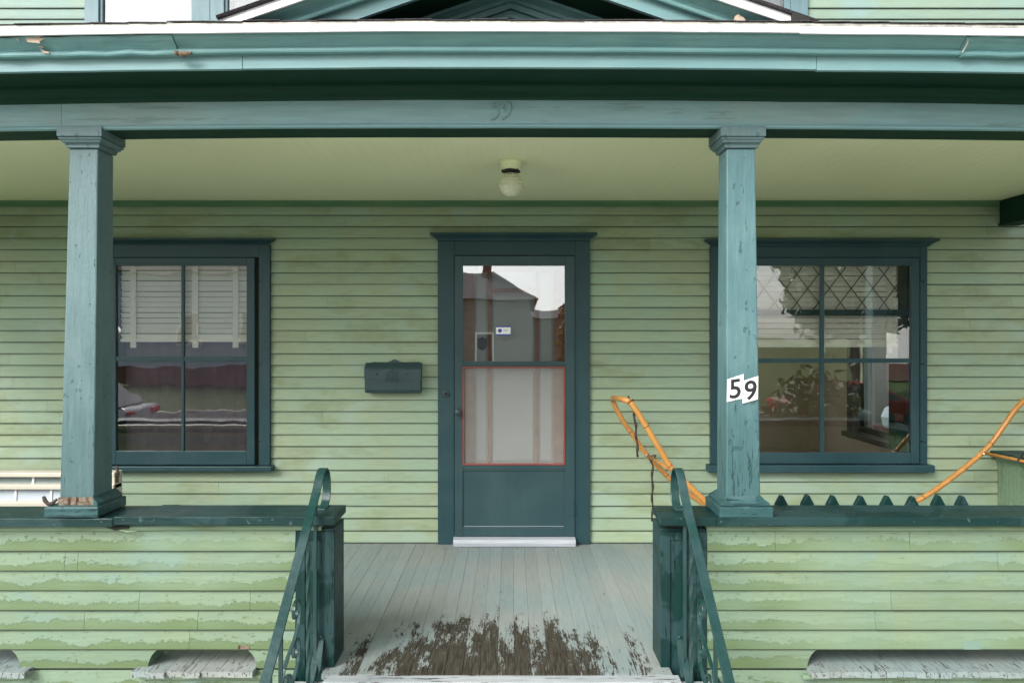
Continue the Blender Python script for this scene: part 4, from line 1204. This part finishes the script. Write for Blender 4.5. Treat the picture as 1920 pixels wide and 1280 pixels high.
# ------------------------------------------------------------------ iron stair railings
def railing(x, inner, label):
    t = thing('handrail', label, 'handrail', (x, 3.0, GZ), 'wrought iron stair railings')
    m = M['iron']
    sl = 0.78
    top = lambda d: 0.803 - (3.40 - d) * sl
    path = [(3.515, 0.724), (3.56, 0.724), (3.60, 0.745), (3.622, 0.79), (3.622, 0.845), (3.60, 0.892), (3.562, 0.915), (3.515, 0.908), (3.475, 0.878)]
    path = path + [(d, top(d)) for d in (3.40, 3.2, 3.0, 2.8, 2.6, 2.4)] + [(2.33, top(2.4) - 0.09), (2.33, top(2.4) - 0.2)]
    MB().ribbon(spline([(x, a, b) for a, b in path], 5), 0.041, 0.009).build('top_rail', m, t, bevel=0.002)
    bot = lambda d: 0.045 - (3.415 - d) * sl
    MB().ribbon([(x, a, bot(a)) for a in (3.425, 3.2, 2.9, 2.6, 2.37)], 0.032, 0.009).build('bottom_rail', m, t, bevel=0.002)
    for d in (3.415, 2.37):
        z0 = bot(d) - (0.0 if d > 3 else 0.5)
        MB().box(x - .008, x + .008, d - .008, d + .008, max(z0, GZ), top(min(d, 3.42)) - 0.002).build('newel', m, t, bevel=0.002)
    for d in (3.29, 2.90, 2.77):
        n = 40
        pts = [(x, d, bot(d) + (top(d) - bot(d)) * i / n) for i in range(n + 1)]
        vs, fs = [], []
        for i, p in enumerate(pts):
            tw = (i / n) * 2 * math.pi * (1.5 if d == 3.29 else 0)
            for q in range(4):
                an = tw + math.pi / 4 + q * math.pi / 2
                vs.append((p[0] + 0.0105 * math.cos(an), p[1] + 0.0105 * math.sin(an), p[2]))
        for i in range(n):
            for q in range(4):
                a, b = i * 4 + q, i * 4 + (q + 1) % 4
                fs.append((a, b, b + 4, a + 4))
        MB().add(vs, fs).build('baluster', m, t)
    # scrolls between the balusters: a hook at the top running out into a long stem
    for dc, zc in ((3.107, 0.389), (3.100, 0.228), (2.985, 0.125), (2.965, -0.04)):
        Rr = 0.050
        pts = []
        for i in range(19):
            f = i / 18
            an = R(345 - 345 * f)
            rr = Rr * (0.42 + 0.58 * f)
            pts.append((dc - (1 - f) * 0.004 + rr * math.cos(an), zc + rr * math.sin(an)))
        pts += [(dc + 0.049, zc - 0.03), (dc + 0.036, zc - 0.07), (dc - 0.03, zc - 0.115), (dc - 0.11, zc - 0.145), (dc - 0.165, zc - 0.175), (dc - 0.187, zc - 0.22), (dc - 0.187, zc - 0.26)]
        MB().ribbon([(x, a, b) for a, b in pts], 0.015, 0.008).build('scroll', m, t, bevel=0.0015)
    # strap that ties the foot to the pier
    MB().ribbon([(x + inner * 0.022, 3.44, 0.14), (x + inner * 0.022, 3.425, 0.13), (x + inner * 0.02, 3.40, 0.05), (x + inner * 0.012, 3.38, -0.02)], 0.028, 0.006).build('bracket', m, t)
    MB().lathe([(0.008, 3.4335), (0.008, 3.428), (0.004, 3.424)], (x + inner * 0.022, 0, 0.145), 8, 'y').build('bolt', m, t)
    return t
railing(-0.92, 1, 'left wrought iron stair railing with looped top and scrolls')
railing(0.817, -1, 'right wrought iron stair railing with looped top and scrolls')

# ------------------------------------------------------------------ things on the porch
# row of pickets standing behind the right parapet
pk = thing('picket_panel', 'dark green pointed picket panel standing behind the right parapet', 'fence panel', (1.85, 3.70, 0))
first = None
for xx in [1.373, 1.506, 1.639, 1.77, 1.903, 2.036, 2.164, 2.294]:
    w = 0.031
    jx = random.uniform(-.003, .003)
    if first is None:
        first = MB().poly([(xx - w, 0.03), (xx + w, 0.03), (xx + w, 0.712), (xx + 0.007, 0.757), (xx - 0.007, 0.757), (xx - w, 0.712)], 3.675, 3.705).build('picket', M['pier'], pk, bevel=0.003)
        x00 = xx
    else:
        c = first.copy(); COL.objects.link(c)
        c.location = (xx - x00 + jx, random.uniform(-.006, .006), random.uniform(-.004, .003)); c.rotation_euler = (0, random.uniform(-.004, .004), random.uniform(-.25, .25) * 0)
MB().box(1.28, 2.39, 3.712, 3.745, 0.15, 0.22).build('fence_rail', M['pier'], pk)
MB().box(1.28, 2.39, 3.712, 3.745, 0.50, 0.57).build('fence_rail', M['pier'], pk)

# bamboo frame
bf = thing('bamboo_frame', 'curved varnished bamboo frame with dark ties rising behind the right parapet', 'bamboo frame', (2.2, 4.87, 0))
FY, BY = 4.553, 5.196
front = [(0.750, 1.151), (0.777, 1.115), (0.799, 1.081), (0.860, 0.981), (0.936, 0.854), (1.017, 0.730), (1.211, 0.539), (1.500, 0.274), (1.843, 0.035), (2.218, 0.035), (2.678, 0.060), (3.128, 0.339), (3.482, 0.660), (3.664, 0.906), (3.750, 1.089), (3.814, 1.196)]
rear = [(0.729, 1.110), (0.752, 1.052), (0.817, 0.938), (0.867, 0.870), (0.966, 0.728), (1.138, 0.548), (1.214, 0.479), (1.379, 0.365), (1.736, 0.092), (2.143, 0.035), (2.464, 0.103), (2.753, 0.301), (3.053, 0.478), (3.375, 0.735), (3.514, 0.906), (3.621, 1.056), (3.750, 1.174)]
for y, shape in ((FY, front), (BY, rear)):
    pts = [(x, y, z) for x, z in shape]
    sp = spline(pts)
    MB().tube(sp, 0.0185, 10).build('bamboo_pole', M['bamboo'], bf, smooth=True)
    nd = MB()
    for k in (17, 29, 44, 58, 70, 80):
        d = (sp[k + 1] - sp[k]).normalized()
        nd.tube([sp[k] - d * 0.003, sp[k], sp[k] + d * 0.003], [0.0187, 0.0201, 0.0187], 10)
    nd.build('bamboo_node', M['bamboo_dark'], bf, smooth=True)
MB().tube([(0.739, FY - 0.01, 1.159), (0.712, FY + 0.06, 1.166), (0.716, BY - 0.10, 1.134), (0.729, BY + 0.01, 1.110)], 0.019, 10).build('cross_bar', M['bamboo'], bf, smooth=True)
MB().tube([(3.809, FY, 1.201), (3.750, BY, 1.180)], 0.019, 10).build('cross_bar', M['bamboo'], bf, smooth=True)
MB().tube([(1.023, FY, 0.719), (0.975, BY, 0.714)], 0.012, 8).build('cross_bar', M['bamboo'], bf, smooth=True)
MB().tube([(3.536, FY, 0.714), (3.375, BY, 0.735)], 0.012, 8).build('cross_bar', M['bamboo'], bf, smooth=True)
bl = MB()
for (x, z) in ((3.375, 0.730), (0.970, 0.719)):
    bl.lathe([(0.010, -0.02), (0.010, -0.024), (0.005, -0.028)], (x, BY, z), 10, 'y')
bl.build('bolt', M['steel'], bf)
for (p, ln, sw_) in (((0.787, FY + 0.12, 1.137), 0.345, 0.03), ((0.991, BY - 0.10, 0.692), 0.42, 0.0)):
    pts = [(p[0], p[1], p[2] + 0.02), (p[0] - 0.012, p[1] - 0.012, p[2])]
    n = 14
    for i in range(1, n + 1):
        pts.append((p[0] + sw_ * i / n + 0.004 * math.sin(i * 1.3), p[1] - 0.01, p[2] - ln * i / n))
    rr = [0.008 + 0.0022 * math.sin(i * 2.1) for i in range(len(pts))]
    MB().tube(pts, rr, 7).build('strap', M['leather'], bf, smooth=True)
MB().tube([(1.018, BY - .1, 0.730), (0.996, BY - .12, 0.735), (0.970, BY - .1, 0.708), (0.996, BY - .08, 0.692), (1.018, BY - .1, 0.730)], 0.005, 6).build('strap', M['leather'], bf)
MB().tube([(0.741, FY + .03, 1.188), (0.731, FY + .01, 1.169), (0.735, FY + .0, 1.140), (0.750, FY + .03, 1.138), (0.755, FY + .04, 1.164), (0.741, FY + .03, 1.188)], 0.004, 6).build('strap', M['leather'], bf)
MB().tube([(3.445, 4.907, 0.735), (3.450, 4.896, 0.778), (3.482, 4.843, 0.783), (3.514, 4.778, 0.746)], 0.007, 6).build('strap', M['black'], bf)
MB().tube([(3.423, 4.907, 0.708), (3.434, 4.907, 0.746), (3.455, 4.886, 0.746), (3.450, 4.886, 0.708)], 0.007, 6).build('strap', M['black'], bf)

# cream double window unit lying behind the left parapet
su = thing('window_unit', 'cream framed double sash window unit lying on the porch behind the left parapet', 'window unit', (-3.3, 4.3, 0))
x0, x1 = -4.35, -2.338
fr = MB()
for z0, z1, y in ((0.735, 0.762, 4.28), (0.664, 0.692, 4.27), (0.535, 0.592, 4.26), (0.0, 0.05, 4.26)):
    fr.box(x0, x1, y, y + 0.09, z0, z1)
fr.box(x1 - 0.028, x1, 4.282, 4.368, 0.05, 0.735).box(x0, x0 + 0.028, 4.282, 4.368, 0.05, 0.735)
fr.build('unit_frame', M['cream'], su, bevel=0.004)
MB().box(x0 + .03, x1 - .029, 4.315, 4.320, 0.692, 0.735).build('pane', M['glass_dark'], su)
MB().box(x0 + .03, x1 - .029, 4.300, 4.305, 0.592, 0.664).build('pane', M['glass_blue'], su)
MB().box(x0 + .03, x1 - .029, 4.300, 4.305, 0.05, 0.535).build('pane', M['glass_blue'], su)
for xx, z0, z1, y in ((-2.845, 0.692, 0.735, 4.309), (-3.5, 0.692, 0.735, 4.309), (-2.94, 0.592, 0.664, 4.294), (-2.73, 0.592, 0.664, 4.294), (-3.55, 0.592, 0.664, 4.294)):
    MB().add([(xx, y, z0), (xx + .012, y, z0), (xx + .016, y, z1), (xx + .004, y, z1), (xx, y + .004, z0), (xx + .012, y + .004, z0), (xx + .016, y + .004, z1), (xx + .004, y + .004, z1)],
             [(0, 1, 2, 3), (4, 5, 6, 7), (0, 1, 5, 4), (1, 2, 6, 5), (2, 3, 7, 6), (3, 0, 4, 7)]).build('glazing_bar', M['cream_white'], su)
MB().tube([(x1 + .006, 4.30, 0.70), (x1 + .009, 4.30, 0.76), (x1 + .002, 4.30, 0.80)], [0.006, 0.010, 0.006], 6).build('latch', M['room_wood'], su)

# ------------------------------------------------------------------ across the street (seen in the glass)
def far_house(label, x0, x1, y0, y1, ze, zr, wallm, hip_run, courses=True, win=((0.3, 1.0),), face=1, fz=0.9):
    t = thing('neighbour_house', label, 'house', ((x0 + x1) / 2, (y0 + y1) / 2, GZ))
    MB().box(x0, x1, y0, y1, GZ, GZ + fz).build('foundation', M['foundation'], t)
    b = MB().box(x0 + .05, x1 - .05, y0 + .05, y1 - .05, GZ + fz, ze)
    b.build('wall', wallm, t)
    yw = y1 if face > 0 else y0
    if courses:
        c = MB()
        z = GZ + fz
        while z < ze - 0.1:
            c.run([(yw - .05 * face, z), (yw - .02 * face, z), (yw - .045 * face, z + 0.15), (yw - .05 * face, z + 0.15)], [x0, x1]); z += 0.15
        c.build('siding', wallm, t)
    o = 0.4
    xm = hip_run
    ym = (y0 + y1) / 2
    v = [(x0 - o, y0 - o, ze), (x1 + o, y0 - o, ze), (x1 + o, y1 + o, ze), (x0 - o, y1 + o, ze), (x0 + xm, ym, zr), (x1 - xm, ym, zr)]
    MB().add(v, [(0, 1, 2, 3), (0, 1, 5, 4), (1, 2, 5), (2, 3, 4, 5), (3, 0, 4)]).build('roof', M['roof_far'], t)
    for wx, wz in win:
        w = MB().box(wx - .5, wx + .5, yw - .02 * face, yw + .05 * face, wz, wz + 1.6).build('window', M['white'], t)
        MB().box(wx - .4, wx + .4, yw + .051 * face, yw + .056 * face, wz + .1, wz + 1.5).build('pane', M['far_glass'], w)
    return t
far_house('blue grey clapboard house across the street', -19, -7.2, -32, -24, 4.6, 7.0, M['siding_blue'], 4.0, win=((-15.5, 1.2), (-12.4, 1.2), (-9, 1.2)))
gh = far_house('grey house with dark hip roof and chimney across the street', -6.3, 1.0, -33, -25, 4.6, 6.5, M['siding_grey'], 1.9, win=((-3.6, 1.4), (-1.3, 1.4)))
MB().box(-1.55, -1.0, -28.6, -28.0, 5.4, 7.3).build('chimney', M['foundation'], gh)
far_house('smaller grey cottage with a level ridge across the street', -1.5, 6.0, -39, -34, 4.3, 5.0, M['siding_grey'], 0.0, win=((3.6, 1.4),))
far_house('white gabled house across the street', 20.5, 28, -30, -24, 4.4, 7.2, M['white'], 0.0, win=((23, 1.0), (26, 1.0)))
far_house('grey neighbouring house seen through the side window', 8.5, 17, 17, 25, 5.2, 7.6, M['siding_dark'], 0.0, False, win=((9.9, 0.6), (13, 0.6)), face=-1, fz=0.25)

def tree(name, label, x, y, h, r, n, leaf, size=0.28, trunk=True, base=0.35):
    rng = random.Random(hash(label) % 1000 + 3)
    rng = random.Random(int(x * 13 + y * 7) + 5)
    t = thing(name, label, 'shrub' if name == 'shrub' else 'tree', (x, y, GZ))
    if trunk:
        tb = MB().tube([(x, y, GZ), (x + .1, y, GZ + h * .3), (x - .05, y + .1, GZ + h * .6), (x, y, GZ + h * .9)], [r * .09, r * .07, r * .045, r * .015], 8)
        for k in range(7):
            a = k * 2.4; z0 = GZ + h * (0.35 + .07 * k)
            tb.tube([(x, y, z0), (x + math.cos(a) * r * .4, y + math.sin(a) * r * .4, z0 + h * .1), (x + math.cos(a) * r * .75, y + math.sin(a) * r * .75, z0 + h * .15)], [r * .03, r * .02, r * .008], 6)
        tb.build('trunk', M['bark'], t)
    vs, fs = [], []
    cl = [(rng.uniform(-.65, .65) * r, rng.uniform(-.65, .65) * r, GZ + h * rng.uniform(base, 0.92), r * rng.uniform(.28, .5)) for _ in range(24)]
    for _ in range(n):
        c = rng.choice(cl)
        d = Vector((rng.gauss(0, 1), rng.gauss(0, 1), rng.gauss(0, 1))).normalized() * c[3] * rng.uniform(.5, 1.05)
        p = Vector((x + c[0], y + c[1], c[2])) + d
        if p.z < GZ + .05: continue
        u = Vector((rng.gauss(0, 1), rng.gauss(0, 1), rng.gauss(0, 1))).normalized(); w = u.orthogonal().normalized()
        s = size * rng.uniform(.6, 1.2)
        k = len(vs)
        vs += [tuple(p - u * s), tuple(p + w * s * .45), tuple(p + u * s), tuple(p - w * s * .45)]
        fs.append((k, k + 1, k + 2, k + 3))
    MB().add(vs, fs).build('crown', leaf, t)
    return t
tree('tree', 'orange brown tree in front of the smaller grey cottage across the street', 3.5, -24.6, 6.1, 1.45, 3000, M['leaf_autumn'], 0.2)
tree('tree', 'large green tree across the street near the white gabled house', 15.5, -22, 8.5, 3.0, 4500, M['leaf'], 0.3)
tree('tree', 'tall green tree far right across the street', 17.5, -18, 10, 3.6, 4500, M['leaf'], 0.3)
tree('shrub', 'leafy green shrub in the front garden right of the path', 5.0, -1.2, 2.0, 1.1, 1800, M['leaf'], 0.09, False, 0.1)

def car(label, x, y, rz, paintm, zg):
    t = thing('parked_car', label, 'car', (x, y, zg))
    body = [(-2.1, .35), (2.1, .35), (2.15, .6), (2.05, .82), (1.2, .95), (.55, 1.42), (-1.1, 1.45), (-1.85, 1.0), (-2.15, .92), (-2.18, .6)]
    vs, fs = [], []
    for s, k in ((-1, 0), (1, 1)):
        for a, b in body:
            wd = .86 if b < 1.0 else .66
            vs.append((a, s * wd, b))
    n = len(body)
    fs = [tuple(range(n)), tuple(range(n, 2 * n))] + [(i, (i + 1) % n, n + (i + 1) % n, n + i) for i in range(n)]
    T = Matrix.Translation((x, y, zg + 0.01)) @ Matrix.Rotation(rz, 4, 'Z')
    def b(mb, name, mat, bev=0):
        mb.v = [tuple(T @ Vector(v)) for v in mb.v]
        return mb.build(name, mat, t, bevel=bev)
    b(MB().add(vs, fs), 'body', paintm, 0.08)
    for s in (-1, 1):
        side = [(1.02, .96, .865), (.50, 1.36, .70), (-1.0, 1.38, .69), (-1.55, 1.0, .86)]
        b(MB().add([(a, s * c + s * .012, z) for a, z, c in side] + [(a, s * c - s * .01, z) for a, z, c in side], [(0, 1, 2, 3), (4, 5, 6, 7), (0, 1, 5, 4), (1, 2, 6, 5), (2, 3, 7, 6), (3, 0, 4, 7)]), 'side_window', M['far_glass'])
        b(MB().box(-2.22, -2.10, s * .66 - .13, s * .66 + .13, .76, .87), 'tail_lamp', M['tail'], .02)
        for wx in (-1.3, 1.3):
            b(MB().lathe([(.32, -.1), (.33, 0), (.32, .1)], (wx, 0, 0), 18, 'y') if False else MB().lathe([(.20, -.11), (.31, -.11), (.33, 0), (.31, .11), (.20, .11)], (wx, s * .80, .32), 18, 'y'), 'wheel', M['tyre'])
    b(MB().add([(-1.22, -.58, 1.42), (-1.22, .58, 1.42), (-1.86, .72, 1.03), (-1.86, -.72, 1.03), (-1.18, -.58, 1.40), (-1.18, .58, 1.40), (-1.8, .72, 1.0), (-1.8, -.72, 1.0)], [(0, 1, 2, 3), (4, 5, 6, 7), (0, 1, 5, 4), (1, 2, 6, 5), (2, 3, 7, 6), (3, 0, 4, 7)]), 'rear_window', M['far_glass'])
    return t
car('silver hatchback parked on the street with red tail lamps', -11.5, -7.5, math.pi, M['silver'], RZ)
car('red car standing in the street', 9.6, -9.5, 0.0, M['red_car'], RZ)
car('pale blue car beside the neighbouring house', 10.2, 15.2, math.pi + 0.2, M['pale_car'], GZ)
